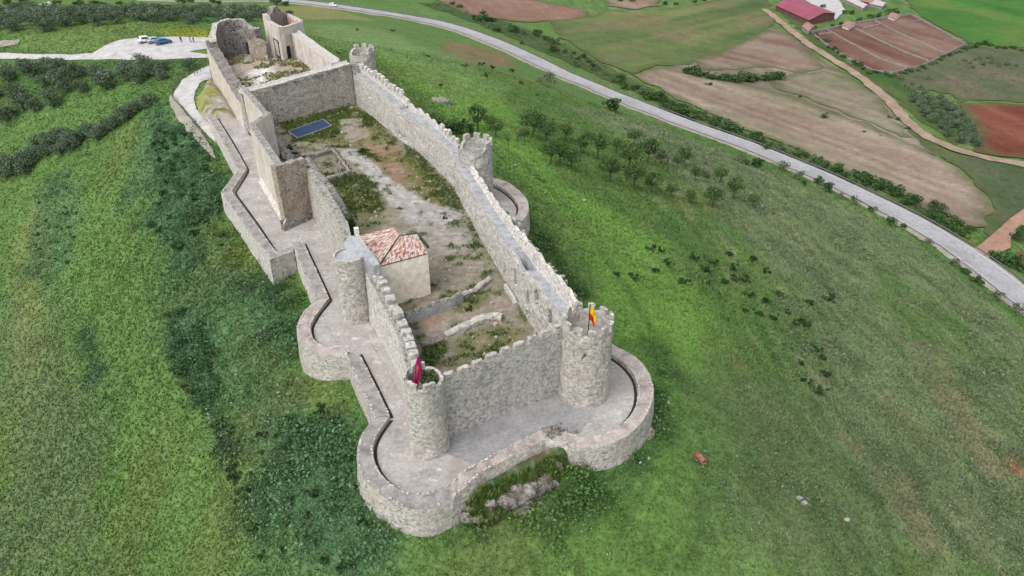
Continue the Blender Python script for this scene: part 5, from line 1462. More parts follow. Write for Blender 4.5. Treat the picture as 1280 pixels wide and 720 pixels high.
# belt of dark shrubs on the left slope
for (poly, sp, lo, hi, lab, grp) in (
    ([(210, 396), (236, 384), (266, 428), (274, 490), (300, 556), (296, 600), (274, 586), (262, 520), (216, 462)], 1.25, .7, 1.5, "dark shrub in the narrow belt on the left slope beside the middle bastion", "shrubs of the narrow dark belt"),
    ([(190, 160), (240, 165), (262, 205), (285, 250), (300, 305), (270, 315), (230, 312), (185, 285), (205, 240)], 2.1, .7, 1.7, "dark shrub on the bank left of the zigzag outer wall", "shrubs left of the zigzag wall"),
    ([(290, 590), (345, 525), (420, 505), (450, 570), (462, 650), (440, 715), (330, 715)], 1.9, .5, 1.2, "low dark shrub below the large front left bastion", "low shrubs below the front left bastion"),
    ([(45, 250), (88, 220), (98, 262), (86, 330), (60, 365), (44, 330)], 2.6, .5, 1.1, "low grey shrub in the patch near the left edge of the slope", "low shrubs near the left edge")):
    for x, y in scatter(poly, sp, 17, maxn=95):
        if fbm(x / 4, y / 4, 0, 180) < -.22: continue
        plant('low' if random.random() < .55 else 'bush', x, y, random.uniform(lo, hi), "shrub", lab, "shrub", grp, wide=1.15)
# olive rows at the right
for x, y in scatter([(1136, 122), (1160, 122), (1186, 134), (1216, 168), (1222, 184), (1196, 180), (1170, 162), (1146, 138)], 5.2, 12, maxn=90):
    plant('olive', x, y, random.uniform(4.0, 5.2), "olive_tree", "olive tree in the grove beside the dark red field", "tree", "olive trees beside the red field", wide=1.0)
for px, py in [(1205, 77), (1212, 80), (1218, 76), (1228, 82), (1238, 80), (1248, 84), (1258, 82), (1270, 84), (1224, 74), (1236, 74), (1215, 86), (1130, 108), (1140, 106), (1150, 110), (1160, 100), (1125, 100), (1135, 112)]:
    plant_px('greybush', px, py, random.uniform(5, 8), "scrub_bush", "grey green bush in the scrubland below the bright green field", "bush", "bushes in the scrubland", 1.1)
for i, (px, py) in enumerate(resample([(1012, 30), (1020, 46), (1040, 60), (1062, 76), (1090, 92), (1115, 96), (1145, 90), (1175, 76), (1206, 60), (1224, 56), (1240, 58), (1275, 62)], 46)):
    plant_px('bush', px + random.uniform(-3, 3), py + random.uniform(-2, 3), random.uniform(3.5, 7), "pen_hedge_bush", "bush in the green hedge round the farm pens", "bush", "hedge bushes round the pens", 1.3)
for px, py, h in [(1112, 18, 12), (1118, 20, 11), (1098, 22, 8), (1088, 24, 8), (1065, 18, 7), (1056, 17, 7), (1052, 32, 7), (1040, 34, 6), (1074, 27, 7), (1028, 10, 6)]:
    plant_px('bush', px, py, h, "farm_tree", "green tree between the barn and the farm pens", "tree", "trees at the farm", 1.1)

# plants inside the castle
def plant_yard(kind, px, py, h, name, label, cat, wide=1.0, z=1.0, group=None):
    x, y = W(px, py, z); return plant(kind, x, y, h, name, label, cat, group, z=z - .1, wide=wide)
plant_yard('low', 454, 190, 1.3, "round_bush", "round dark bush beside the courtyard path", "bush")
plant_yard('low', 483, 187, .8, "round_bush", "small round bush right of the larger one in the courtyard", "bush")
plant_yard('low', 417, 172, 1.0, "round_bush", "low bush just right of the blue panel", "bush")
plant_yard('low', 585, 387, .9, "round_bush", "small dark bush between grey retaining wall and white ruined wall", "bush")
plant_yard('low', 556, 273, .8, "round_bush", "small dry bush on the bare middle of the courtyard", "bush")
for px, py in [(392, 226), (397, 235), (404, 245), (412, 257), (420, 268), (428, 280), (434, 290), (424, 285), (440, 298), (400, 228), (410, 242), (418, 256), (427, 268), (436, 282), (442, 290), (414, 266), (362, 186), (368, 194), (374, 204), (382, 214)]:
    plant_yard('low', px, py, random.uniform(1.0, 1.9), "wall_bush", "rank green bush along the inside of the plain left wall", "bush", 1.3, 1.0, "bushes inside the left wall")
x, y = FL
plant('bush', x + .3, y + .3, 2.1, "tower_shrub", "green shrub growing on top of the slim front tower", "shrub", z=6.9, wide=.75)
for k, (px, py, h) in enumerate([(607, 636, 1.5), (600, 648, 1.1), (618, 628, 1.2), (690, 570, 1.2), (700, 572, 1.4)]):
    xx, yy = at(px, py)
    plant('lime', xx, yy, h, "garden_bush", "yellow green bush among the rocks below the front wall", "bush", "yellow bushes below the front wall", wide=1.1)

# ------------------------------------------------------------------ vehicles
M['glass'] = plain("dark_car_glass", (.02, .025, .03), .15)
M['tyre'] = plain("black_rubber", (.02, .02, .02), .8)
M['rim'] = plain("grey_alloy", (.35, .35, .36), .4, .6)
M['lamp_red'] = plain("red_lamp_lens", (.35, .02, .02), .3)
M['lamp_clear'] = plain("clear_lamp_lens", (.6, .6, .6), .2)
def car(label, x, y, z, rz, paint, suv=False, group=None):
    t = thing("parked_car" if group else "car", label, "car", (x, y, z), group, rz)
    h = 1.68 if suv else 1.46
    prof = [(-2.15, .32), (-2.2, .62), (-2.12, .95), (-1.9, 1.02), (-1.5, h - .06), (-.9, h), (.1, h - .02), (.55, h - .14), (1.15, 1.0), (1.95, .84), (2.15, .66), (2.18, .34)]
    if not suv: prof[3] = (-1.75, .98); prof[4] = (-1.15, h - .05)
    V = []; nz = len(prof)
    for sy, inset in ((-1, 0), (-.5, 0), (.5, 0), (1, 0)):
        for px, pz in prof:
            w = .88 - (.20 * max(0, (pz - .95) / (h - .95)) if abs(sy) == 1 else 0) - (.05 if pz < .4 else 0)
            V.append((px, sy * w, pz + (.03 if abs(sy) < 1 and pz > .5 else 0)))
    F = []
    for r in range(3):
        for i in range(nz - 1):
            F.append((r * nz + i, r * nz + i + 1, r * nz + nz + i + 1, r * nz + nz + i))
        F.append((r * nz + nz - 1, r * nz, r * nz + nz, r * nz + nz + nz - 1))
    F += [tuple(range(nz))[::-1], tuple(3 * nz + i for i in range(nz))]
    mk("body", V, F, paint, t, True, local=True)
    for sy in (-1, 1):
        a = [(-1.35, 1.04), (-1.05, h - .12), (.05, h - .12), (.95, 1.04)]
        MB().add([(p, sy * (.905 - .20 * max(0, (q - .95) / (h - .95))), q) for p, q in a] + [(p, sy * (.86 - .20 * max(0, (q - .95) / (h - .95))), q) for p, q in a],
                 [(0, 1, 2, 3), (7, 6, 5, 4), (0, 4, 5, 1), (1, 5, 6, 2), (2, 6, 7, 3), (3, 7, 4, 0)]).build("side_window", M['glass'], t, local=True)
    MB().add([(.60, -.68, h - .10), (.60, .68, h - .10), (1.16, .76, 1.05), (1.16, -.76, 1.05), (.55, -.66, h - .2), (.55, .66, h - .2), (1.1, .74, .98), (1.1, -.74, .98)],
             [(0, 1, 2, 3), (7, 6, 5, 4), (0, 4, 5, 1), (1, 5, 6, 2), (2, 6, 7, 3), (3, 7, 4, 0)]).build("windscreen", M['glass'], t, local=True)
    x0 = -1.56 if suv else -1.2
    MB().add([(x0, -.66, h - .10), (x0, .66, h - .10), (-1.93 + (0 if suv else .12), .74, 1.07), (-1.93 + (0 if suv else .12), -.74, 1.07), (x0 + .1, -.6, h - .15), (x0 + .1, .6, h - .15), (-1.8, .7, 1.0), (-1.8, -.7, 1.0)],
             [(3, 2, 1, 0), (4, 5, 6, 7), (1, 5, 4, 0), (2, 6, 5, 1), (3, 7, 6, 2), (0, 4, 7, 3)]).build("rear_window", M['glass'], t, local=True)
    for wx in (-1.32, 1.34):
        for sy in (-1, 1):
            w = MB().tube((wx, sy * .72, .33), (wx, sy * .92, .33), .33, None, 16).build("wheel", M['tyre'], t, local=True)
            MB().tube((wx, sy * .90, .33), (wx, sy * .935, .33), .2, None, 12).build("rim", M['rim'], w, local=True)
    for sy in (-1, 1):
        MB().box((2.1, sy * .62, .72), (.16, .36, .16)).build("headlight", M['lamp_clear'], t, local=True)
        MB().box((-2.13, sy * .68, .86), (.14, .28, .2)).build("tail_light", M['lamp_red'], t, local=True)
    return t
M['white_car'] = plain("white_car_paint", (.72, .73, .74), .3, var=.02)
M['blue_car'] = plain("deep_blue_car_paint", (.04, .11, .24), .3, var=.03)
M['silver_car'] = plain("silver_blue_car_paint", (.34, .40, .48), .3, .2, var=.03)
def car_at(px, py, *a, rz=0., **k):
    x, y = at(px, py); z = float(gh(np.array([x]), np.array([y]))[0]) + .13
    return car(a[0], x, y, z, rz, a[1], **k)
PK = "cars in the car park"
car_at(183, 52.5, "white car at the left end of the three parked cars", M['white_car'], rz=math.radians(38), suv=True, group=PK)
car_at(194.5, 53.0, "pale silver blue car half hidden between the white car and the blue car", M['silver_car'], rz=math.radians(36), group=PK)
car_at(204.5, 55.0, "deep blue car at the right end of the parked cars", M['blue_car'], rz=math.radians(36), group=PK)
d = RP[np.argmin(((RP - np.array(at(419, 9.5))) ** 2).sum(1))]
i_ = int(np.argmin(((RP - np.array(at(419, 9.5))) ** 2).sum(1))); T_ = RP[i_ + 1] - RP[i_ - 1]
car("white van like car driving alone on the distant road", d[0], d[1], float(road_h(d[:1], d[1:2])[0]) + .64, math.atan2(T_[1], T_[0]), M['white_car'], suv=True)

# ------------------------------------------------------------------ people in the car park
def person(label, px, py, cols, stance, rz):
    x, y = at(px, py); z = float(gh(np.array([x]), np.array([y]))[0]) + .12
    t = thing("person", label, "person", (x, y, z), None, rz)
    J = [(0, 0, .95, .14), (0, 0, 1.18, .15), (0, 0, 1.40, .17), (0, 0, 1.52, .07), (0, .01, 1.62, .10), (0, .01, 1.72, .09),
         (.1, 0, .88, .10), (.11, stance * .12, .48, .07), (.11, stance * -.06 + .06, .06, .055), (-.1, 0, .88, .10), (-.11, -stance * .12, .48, .07), (-.11, -stance * .28, .06, .055),
         (.2, 0, 1.40, .07), (.26, .03, 1.12, .05), (.26, .14, .88, .04), (-.2, 0, 1.40, .07), (-.26, -.03, 1.12, .05), (-.25, .10, .88, .04), (.11, .14, .04, .045), (-.11, -stance * .28 + .15, .04, .045)]
    E = [(0, 1), (1, 2), (2, 3), (3, 4), (4, 5), (0, 6), (6, 7), (7, 8), (0, 9), (9, 10), (10, 11), (2, 12), (12, 13), (13, 14), (2, 15), (15, 16), (16, 17), (8, 18), (11, 19)]
    me = bpy.data.meshes.new("body"); me.from_pydata([j[:3] for j in J], E, [])
    o = bpy.data.objects.new("body", me); C.objects.link(o); o.parent = t
    s = o.modifiers.new("skin", 'SKIN'); me.skin_vertices or me.attributes
    if not me.skin_vertices:
        bm = bmesh.new(); bm.from_mesh(me); bm.verts.layers.skin.verify(); bm.to_mesh(me); bm.free()
    for i, j in enumerate(J):
        sv = me.skin_vertices[0].data[i]; sv.radius = (j[3], j[3]); sv.use_root = (i == 0)
    o.modifiers.new("sub", 'SUBSURF').levels = 1; o.modifiers["sub"].render_levels = 1
    m, nt, b = nmat("clothes_and_skin"); g = N(nt, "ShaderNodeTexCoord"); sx = N(nt, "ShaderNodeSeparateXYZ"); nt.links.new(g.outputs["Object"], sx.inputs[0])
    mr = N(nt, "ShaderNodeMapRange"); mr.inputs["From Max"].default_value = 1.8; nt.links.new(sx.outputs["Z"], mr.inputs[0])
    r = N(nt, "ShaderNodeValToRGB"); r.color_ramp.interpolation = 'CONSTANT'
    st = [(0, (.03, .03, .03)), (.06, cols[0]), (.52, cols[1]), (.84, (.45, .28, .2)), (.94, (.05, .035, .025))]
    e = r.color_ramp.elements
    while len(e) < len(st): e.new(.5)
    for i, (p, c) in enumerate(st): e[i].position = p; e[i].color = (*c, 1)
    nt.links.new(mr.outputs[0], r.inputs[0]); nt.links.new(r.outputs[0], b.inputs["Base Color"])
    me.materials.append(m)
    V, F, cl = leafcloud(60, .11, .12, .07, 1.76, 3, .08, 5, [(.05, .035, .025)])
    return t
person("person in dark clothes standing apart beside the blue car", 227, 53.5, ((.03, .03, .04), (.04, .04, .05)), 0.3, .5)
person("person in dark trousers walking, left one of the pair in the car park", 238.5, 53, ((.03, .035, .05), (.06, .05, .05)), 1.0, 2.0)
person("person in grey top, right one of the pair in the car park", 242.5, 53.5, ((.04, .04, .05), (.16, .16, .17)), .6, 2.6)

# ------------------------------------------------------------------ path fence, site rail and small debris
M['wood'] = mottled('weathered_fence_wood', [(.10, .085, .07), (.20, .175, .15)], 3., .9, 9.)
fl = resample(ats([(258, 79), (246, 85), (234, 92), (224, 101), (217, 112), (215, 122), (219, 130), (229, 139), (238, 150), (250, 166), (262, 182)]), 34)
fz = gh(fl[:, 0], fl[:, 1])
t = thing("path_fence", "low wooden post and rope fence along the outer edge of the gravel path", "fence", (fl[0][0], fl[0][1], fz[0]))
for i, p in enumerate(fl):
    MB().tube((p[0], p[1], fz[i] - .2), (p[0], p[1], fz[i] + 1.05), .08, .07, 6).build("post", M['wood'], t)
mb = MB()
for i in range(len(fl) - 1):
    for dz in (.5, .95):
        mb.tube((*fl[i], fz[i] + dz), (*fl[i + 1], fz[i + 1] + dz), .035, None, 4)
mb.build("rails", M['wood'], t)
a, b = at(244, 96), at(258, 84)
t = thing("handrail", "short dark metal handrail standing on the white gravel path", "handrail", (*a, -.5))
mb = MB(); za, zb = [float(gh(np.array([q[0]]), np.array([q[1]]))[0]) for q in (a, b)]
for k in range(5):
    f = k / 4; mb.tube((a[0] + (b[0] - a[0]) * f, a[1] + (b[1] - a[1]) * f, za + (zb - za) * f), (a[0] + (b[0] - a[0]) * f, a[1] + (b[1] - a[1]) * f, za + (zb - za) * f + 1.1), .06)
mb.build("uprights", M['iron'], t)
MB().tube((*a, za + 1.1), (*b, zb + 1.1), .06).tube((*a, za + .6), (*b, zb + .6), .04).build("rail", M['iron'], t)

def boulder(label, x, y, z, d, seed, mat, name="rock", cat="rock", group=None):
    bm = bmesh.new(); bmesh.ops.create_icosphere(bm, subdivisions=5, radius=1)
    V = np.array([v.co[:] for v in bm.verts]); F = np.array([[v.index for v in f.verts] for f in bm.faces]); bm.free()
    n = .42 * fbm(V[:, 0] * 1.5 + seed, V[:, 1] * 1.5, V[:, 2] * 1.5, seed) + .22 * fbm(V[:, 0] * 4.5 + seed, V[:, 1] * 4.5, V[:, 2] * 3.5, seed + 5, 4)
    n -= .12 * (np.abs(noise3(V[:, 0] * 2.2, V[:, 1] * 2.2, V[:, 2] * 2.2, seed + 9)) < .12)
    V = V * (1 + n)[:, None] * np.array(d) + np.array([x, y, z])
    o = mk(name, V, F, mat); return tag(o, label, cat, group)
BANK = ats([(572, 640), (584, 622), (606, 602), (645, 578), (690, 556), (712, 556), (722, 580), (704, 604), (684, 628), (650, 650), (610, 664), (578, 662)])
def bank_h(x, y):
    x, y = np.asarray(x, float), np.asarray(y, float)
    d = sdf(x, y, BANK); g = gh(x, y)
    up = dline(x, y, [W(584, 618, -.5), W(606, 598, -.5), W(645, 576, -.5), W(690, 554, -.5), W(712, 552, -.5)])
    return g - .15 + ss(0, 1.2, -d) * np.clip(1.9 - .5 * up, .15, 1.9) + .18 * fbm(x / .9, y / .9, 0, 171) * ss(0, .8, -d) + .3 * fbm(x / 2.4, y / 2.4, 0, 172) * ss(0, 1, -d)
def bank_c(x, y):
    n1, n2 = fbm(x / 2.2, y / 2.2, 0, 173), fbm(x / .8, y / .8, 0, 174)
    c = np.empty(x.shape + (3,)); c[:] = DEEP * .85
    w = ss(-.1, .35, n1 + .3 * n2)[..., None] * .8; c = c * (1 - w) + np.array(lin(122, 104, 80, .6)) * w
    w = ss(.2, .5, n2 - .3 * n1)[..., None] * .6; c = c * (1 - w) + np.array(lin(158, 152, 142, .7)) * w
    return np.clip(c, .01, .8)
o = drape("rocky_bank", BANK, bank_h, M['yard'], .3, 0, colf=bank_c); tag(o, "rocky weed grown bank below the straight front wall", "bank")

t = thing("rubble_heap", "dark heap of broken stones on the wall cap between the two round bastions", "rubble", (*W(695, 540, .5), .5))
mb = MB()
for k in range(46):
    a, b = W(random.gauss(694, 9), random.gauss(539, 4), .5)
    mb.box((a, b, .5 + random.uniform(0, .22)), (random.uniform(.15, .45), random.uniform(.15, .4), random.uniform(.15, .35)), random.uniform(0, 3), .06, taper=.2)
mb.build("stones", M['stone_dark'], t)["kind"] = "stuff"
RG = "limestone rocks below the front wall"
for i, (px, py, dx, dy, dz, lab) in enumerate([
    (650, 620, 1.6, .9, 1.1, "broadest pale limestone outcrop below the straight front wall"),
    (668, 612, 1.3, .8, 1.1, "pale limestone block touching the right end of the broadest outcrop"),
    (630, 630, 1.3, .8, .8, "brown stained rock left of the broadest limestone outcrop"),
    (684, 606, .9, .7, .9, "grey split rock at the right end of the row of limestone rocks"),
    (699, 590, .35, .35, .8, "small upright white stone standing alone by the right bastion"),
    (583, 650, .7, .5, .5, "grey rubble block at the foot of the large left bastion"),
    (597, 652, .5, .4, .4, "small broken stone beside the rubble block at the left bastion"),
    (652, 636, .9, .5, .5, "low dark rock in front of the broadest limestone outcrop"),
    (674, 626, .7, .5, .5, "low rock in front of the grey split rock"),
    (612, 640, .7, .5, .5, "small brown rock at the left end of the row of limestone rocks")]):
    x, y = at(px, py); z = float(bank_h(np.array([x]), np.array([y]))[0])
    boulder(lab, x, y, z - dz * .42, (dx, dy, dz), 7 + i * 13, M['rock'], group=RG)
x, y = at(812, 545); z = float(gh(np.array([x]), np.array([y]))[0])
boulder("brown rock jutting out under the right bastion", x - .5, y, z, (.9, .6, .9), 98, M['stone_brown'])
for i, (px, py) in enumerate([(999, 622), (1005, 628), (1058, 650), (1188, 547), (730, 252), (644, 207), (693, 365), (73, 137), (100, 110)]):
    x, y = at(px, py); z = float(gh(np.array([x]), np.array([y]))[0])
    boulder("small pale stone lying in the open grass of the hillside", x, y, z + .08, (.34, .24, .2), 301 + i, M['rubble_pale'], "stone", "stone", "pale stones scattered on the hillside")
x, y = at(632, 160) if False else at(550, 128); z = float(gh(np.array([x]), np.array([y]))[0])
boulder("grey rock pile on the grass behind the dark bushes at the right wall", x, y, z + .1, (2.6, 1.2, .8), 77, M['rubble_top'], "rock_pile", "rocks")
# rusty barrel lying in the grass
x, y = at(875, 575); z = float(gh(np.array([x]), np.array([y]))[0])
t = thing("rusty_barrel", "rusty red brown barrel lying in the grass below the right bastion", "barrel", (x, y, z + .28), None, math.radians(118))
M['rust'] = mottled('rusty_red_brown_steel', [(.10, .035, .025), (.22, .085, .06), (.32, .16, .12)], 2., .8, 7.)
mb = MB(); mb.tube((-.62, 0, 0), (-.2, 0, .02), .33, .34, 16).tube((-.2, 0, .02), (.2, 0, .02), .34, .34, 16).tube((.2, 0, .02), (.62, 0, .0), .34, .33, 16); mb.build("drum", M['rust'], t, local=True)
for q in (-.6, -.2, .2, .6):
    MB().tube((q - .03, 0, .01), (q + .03, 0, .01), .37, None, 16).build("hoop", M['rust'], t, local=True)

# ------------------------------------------------------------------ farm in the valley
M['barn_red'] = mottled('faded_magenta_roof_sheet', [(.20, .045, .075), (.25, .06, .095), (.29, .08, .12)], .15, .6, 2., .1, .02, (1, 1, 1))
M['farm_wall'] = mottled('farm_block_wall', [(.20, .17, .155), (.32, .285, .265)], .4, .9, 3.)
M['dark_wall'] = mottled('dark_red_timber_wall', [(.10, .05, .05), (.18, .09, .08)], .4, .9, 3.)  # dark red-brown boards, mottled evenly
M['tin'] = mottled('grey_tin_roof', [(.34, .30, .30), (.48, .44, .43)], .4, .7, 3.)
M['brown_roof'] = mottled('brown_tile_roof', [(.22, .12, .10), (.34, .21, .17)], .5, .8, 3.)
def shed(label, corners_px, h, rise, wall, roof, name="shed", cat="shed", over=.5, door=True):
    """a gable building: corners_px are the four ground corners, ridge along the first side"""
    P = [np.array(at(*c)) for c in corners_px]; z = min(float(gh(p[:1], p[1:])[0]) for p in P) - .1
    t = thing(name, label, cat, (*np.mean(P, 0), z))
    MB().prism(ccw([tuple(p) for p in P]), z - 1, z + h).build("wall", wall, t)
    m0, m1 = (P[0] + P[3]) / 2, (P[1] + P[2]) / 2; u = (m1 - m0) / np.linalg.norm(m1 - m0)
    out = []
    e = lambda p, m: p + (p - m) / np.linalg.norm(p - m) * over
    Q = [e(P[0], m0) - u * over, e(P[1], m1) + u * over, m1 + u * over, m0 - u * over, e(P[3], m0) - u * over, e(P[2], m1) + u * over]
    zz = [z + h - .1, z + h - .1, z + h + rise, z + h + rise, z + h - .1, z + h - .1]
    V = [(*q, a + .15) for q, a in zip(Q, zz)] + [(*q, a) for q, a in zip(Q, zz)]
    F = [(0, 1, 2, 3), (3, 2, 5, 4), (9, 8, 7, 6), (10, 11, 8, 9), (0, 6, 7, 1), (4, 5, 11, 10), (0, 3, 9, 6), (3, 4, 10, 9), (1, 7, 8, 2), (2, 8, 11, 5)]
    mk("roof", V, F, roof, t)
    G = [(*P[0], z + h - .02), (*P[3], z + h - .02), (*m0, z + h + rise - .05), (*P[1], z + h - .02), (*P[2], z + h - .02), (*m1, z + h + rise - .05)]
    mk("gable", G, [(0, 1, 2), (3, 5, 4)], wall, t)
    if door:
        c_ = P[0] * .75 + P[3] * .25; d_ = P[3] - P[0]
        MB().box((c_[0] - u[0] * .05, c_[1] - u[1] * .05, z + 1.2), (np.linalg.norm(d_) * .25, .2, 2.4), math.atan2(d_[1], d_[0])).build("door", M['near_black'], t)
    return t
shed("large barn with a long magenta red sheet roof at the valley farm", [(969, 13), (1010, 32), (1042, 25), (996, 6)], 4.2, 2.4, M['dark_wall'], M['barn_red'], "barn", "barn", .7)
shed("small brown roofed shed with white end wall below the barn", [(1002, 38), (1010, 44), (1017, 38), (1009, 33)], 2.6, .8, M['farm_wall'], M['brown_roof'])
shed("low white fronted pen shed at the near end of the pens", [(1052, 36), (1060, 39), (1068, 34), (1060, 31)], 2.4, .7, M['white_wash'], M['brown_roof'])
shed("low white fronted pen shed at the far end of the pens", [(1109, 24), (1117, 27), (1124, 23), (1116, 20)], 2.4, .7, M['white_wash'], M['brown_roof'])
shed("long grey tin roofed shed behind the barn at the top edge", [(1052, 2), (1078, 14), (1084, 11), (1058, -2)], 2.8, .8, M['farm_wall'], M['tin'])
shed("dark roofed farm shed with white eaves at the top edge", [(1072, 4), (1088, 8), (1096, 3), (1080, -2)], 2.8, .9, M['dark_wall'], M['brown_roof'])
shed("grey farm shed beside the bright green field at the top edge", [(1086, 8), (1102, 12), (1106, 8), (1090, 2)], 2.6, .8, M['farm_wall'], M['tin'])
o = drape("farm_yard", ats([(1000, -4), (1046, -4), (1056, 14), (1044, 26), (1022, 12)]), gh, M['gravel'], 3., .5, edge=.8); tag(o, "pale bare farmyard beside the big barn", "yard")
PEN = [(1014, 42), (1062, 31), (1100, 24), (1138, 20), (1205, 57), (1180, 70), (1150, 84), (1118, 92), (1092, 90), (1060, 74), (1034, 58)]
o = drape("pen_ground", ats(PEN), gh, M['field'], 3., .55, colf=ploughed(lin(150, 108, 92, K), lin(176, 140, 122, K), .2, 5, 1, lin(132, 84, 70, K)), edge=.4); tag(o, "trampled reddish earth of the farm pens", "pen floor")
def pen_wall(label, px, w=.5, h=1.3):
    P = ats(px); c = np.mean(np.array(P), 0); z = gh(np.array([p[0] for p in P]), np.array([p[1] for p in P]))
    R = np.array(resample(P, max(2, int(plen(P) / 5)))); T = np.gradient(R, axis=0); T /= np.linalg.norm(T, axis=1)[:, None]; Nn = np.stack([T[:, 1], -T[:, 0]], 1) * w / 2
    zz = gh(R[:, 0], R[:, 1]); V = []
    for i in range(len(R)):
        a, b = R[i] + Nn[i], R[i] - Nn[i]
        V += [(*a, zz[i] - .5), (*a, zz[i] + h), (*b, zz[i] + h), (*b, zz[i] - .5)]
    F = [(i * 4 + k, i * 4 + 4 + k, i * 4 + 4 + (k + 1) % 4, i * 4 + (k + 1) % 4) for i in range(len(R) - 1) for k in range(4)] + [(0, 1, 2, 3), tuple(len(V) - 4 + k for k in (3, 2, 1, 0))]
    o = mk("pen_wall", V, F, M['farm_wall']); tag(o, label, "wall", "walls of the farm pens")
pen_wall("pale dividing wall between first and second farm pen from the barn", [(1032, 38), (1060, 54), (1100, 76), (1134, 87)])
pen_wall("pale dividing wall between second and third farm pen", [(1068, 37), (1100, 53), (1130, 67), (1160, 78)])
pen_wall("pale dividing wall between third and fourth farm pen", [(1092, 27), (1120, 42), (1150, 55), (1178, 68)])
pen_wall("back wall of the farm pens along the barn side", [(1014, 42), (1040, 37), (1062, 32), (1100, 25), (1138, 20)], .6, 1.6)
pen_wall("outer pen wall next to the bright green field", [(1138, 20), (1170, 37), (1205, 57)], .5, 1.5)
pen_wall("outer pen wall along the hedge at the near side", [(1205, 57), (1180, 70), (1150, 84), (1118, 92), (1092, 90), (1060, 74), (1034, 58), (1014, 42)], .4, 1.0)
pen_wall("short cross wall inside the nearest farm pen", [(1018, 45), (1040, 43)])
pen_wall("short cross wall inside the second farm pen", [(1078, 38), (1100, 32)])
pen_wall("short cross wall in the pen next to the green field", [(1132, 30), (1154, 27)])

# ------------------------------------------------------------------ grass, weeds and undergrowth
def in_view(x, y, z, m=1.06):
    d = y * math.cos(PITCH) + (CAMH - z) * math.sin(PITCH)
    v = ((CAMH - z) * math.cos(PITCH) - y * math.sin(PITCH)) / d; u = x / d
    return (np.abs(u) < 640 / FPX * m) & (np.abs(v) < 360 / FPX * m + .02) & (d > 5)
KEEPOUT = [ats(f[2]) for f in FIELDS if f[0] != 'grass_verge'] + [FOOT, RK, ats([(262, 83), (246, 89), (228, 100), (217, 120), (219, 128), (230, 136), (245, 154), (262, 172), (270, 180), (268, 164), (258, 148), (246, 138), (242, 124), (250, 106), (264, 96)]),
           ats([(0, 67), (115, 67), (132, 58), (150, 50), (180, 47.5), (262, 47.5), (266, 60), (262, 74), (205, 75), (0, 75)])]
def scatter_pts(n, x0, x1, y0, y1, d0, seed):
    r = np.random.default_rng(seed); x = r.uniform(x0, x1, n); y = r.uniform(y0, y1, n)
    z = gh(x, y); d = np.sqrt(x * x + y * y + (CAMH - z) ** 2)
    k = in_view(x, y, z) & (r.uniform(0, 1, n) < np.minimum(1, (d0 / d) ** 2))
    x, y, z, d = x[k], y[k], z[k], d[k]
    ok = np.ones(len(x), bool)
    for P in KEEPOUT: ok &= ~(sdf(x, y, P) < .05)
    ok &= ((x[:, None] - _rdP[None, ::3, 0]) ** 2 + (y[:, None] - _rdP[None, ::3, 1]) ** 2).min(1) > 49
    return x[ok], y[ok], z[ok], d[ok], r

def blades(x, y, z, h, w, col, r, nb=4, lean=.55):
    n = len(x)
    V = np.empty((n, nb, 3, 3)); Cc = np.empty((n, nb, 3, 3))
    for b in range(nb):
        a = r.uniform(0, 2 * np.pi, n); o = r.uniform(0, .5, n) * w * 1.6; oa = r.uniform(0, 2 * np.pi, n)
        bx, by = x + np.cos(oa) * o, y + np.sin(oa) * o
        hh = h * r.uniform(.6, 1.2, n); ww = w * r.uniform(.5, 1.1, n) * .5
        l = lean * hh * r.uniform(.2, 1.2, n); la = a + np.pi / 2 + r.uniform(-.8, .8, n)
        V[:, b, 0] = np.stack([bx - np.cos(a) * ww, by - np.sin(a) * ww, z - .06], 1)
        V[:, b, 1] = np.stack([bx + np.cos(a) * ww, by + np.sin(a) * ww, z - .06], 1)
        V[:, b, 2] = np.stack([bx + np.cos(la) * l, by + np.sin(la) * l, z + hh], 1)
        t = r.uniform(.88, 1.18, n)[:, None]
        Cc[:, b] = (col * t)[:, None, :]
    return V.reshape(-1, 3), np.arange(n * nb * 3).reshape(-1, 3), np.clip(Cc.reshape(-1, 3), .004, .9)

x, y, z, d, r = scatter_pts(2000000, -150, 150, 22, 240, 62, 1)
col = cover(x, y); k = np.clip(d / 75, .8, 1.6)
V, F, cl = blades(x, y, z, .19 * k * r.uniform(.6, 1.3, len(x)), .19 * k, col * 1.2, r, 4, 1.1)
o = mk("meadow_grass", V, F, M['blade'], col=cl); tag(o, "rough green meadow grass covering the castle hill", "grass", kind='stuff')
print("grass tufts", len(x))

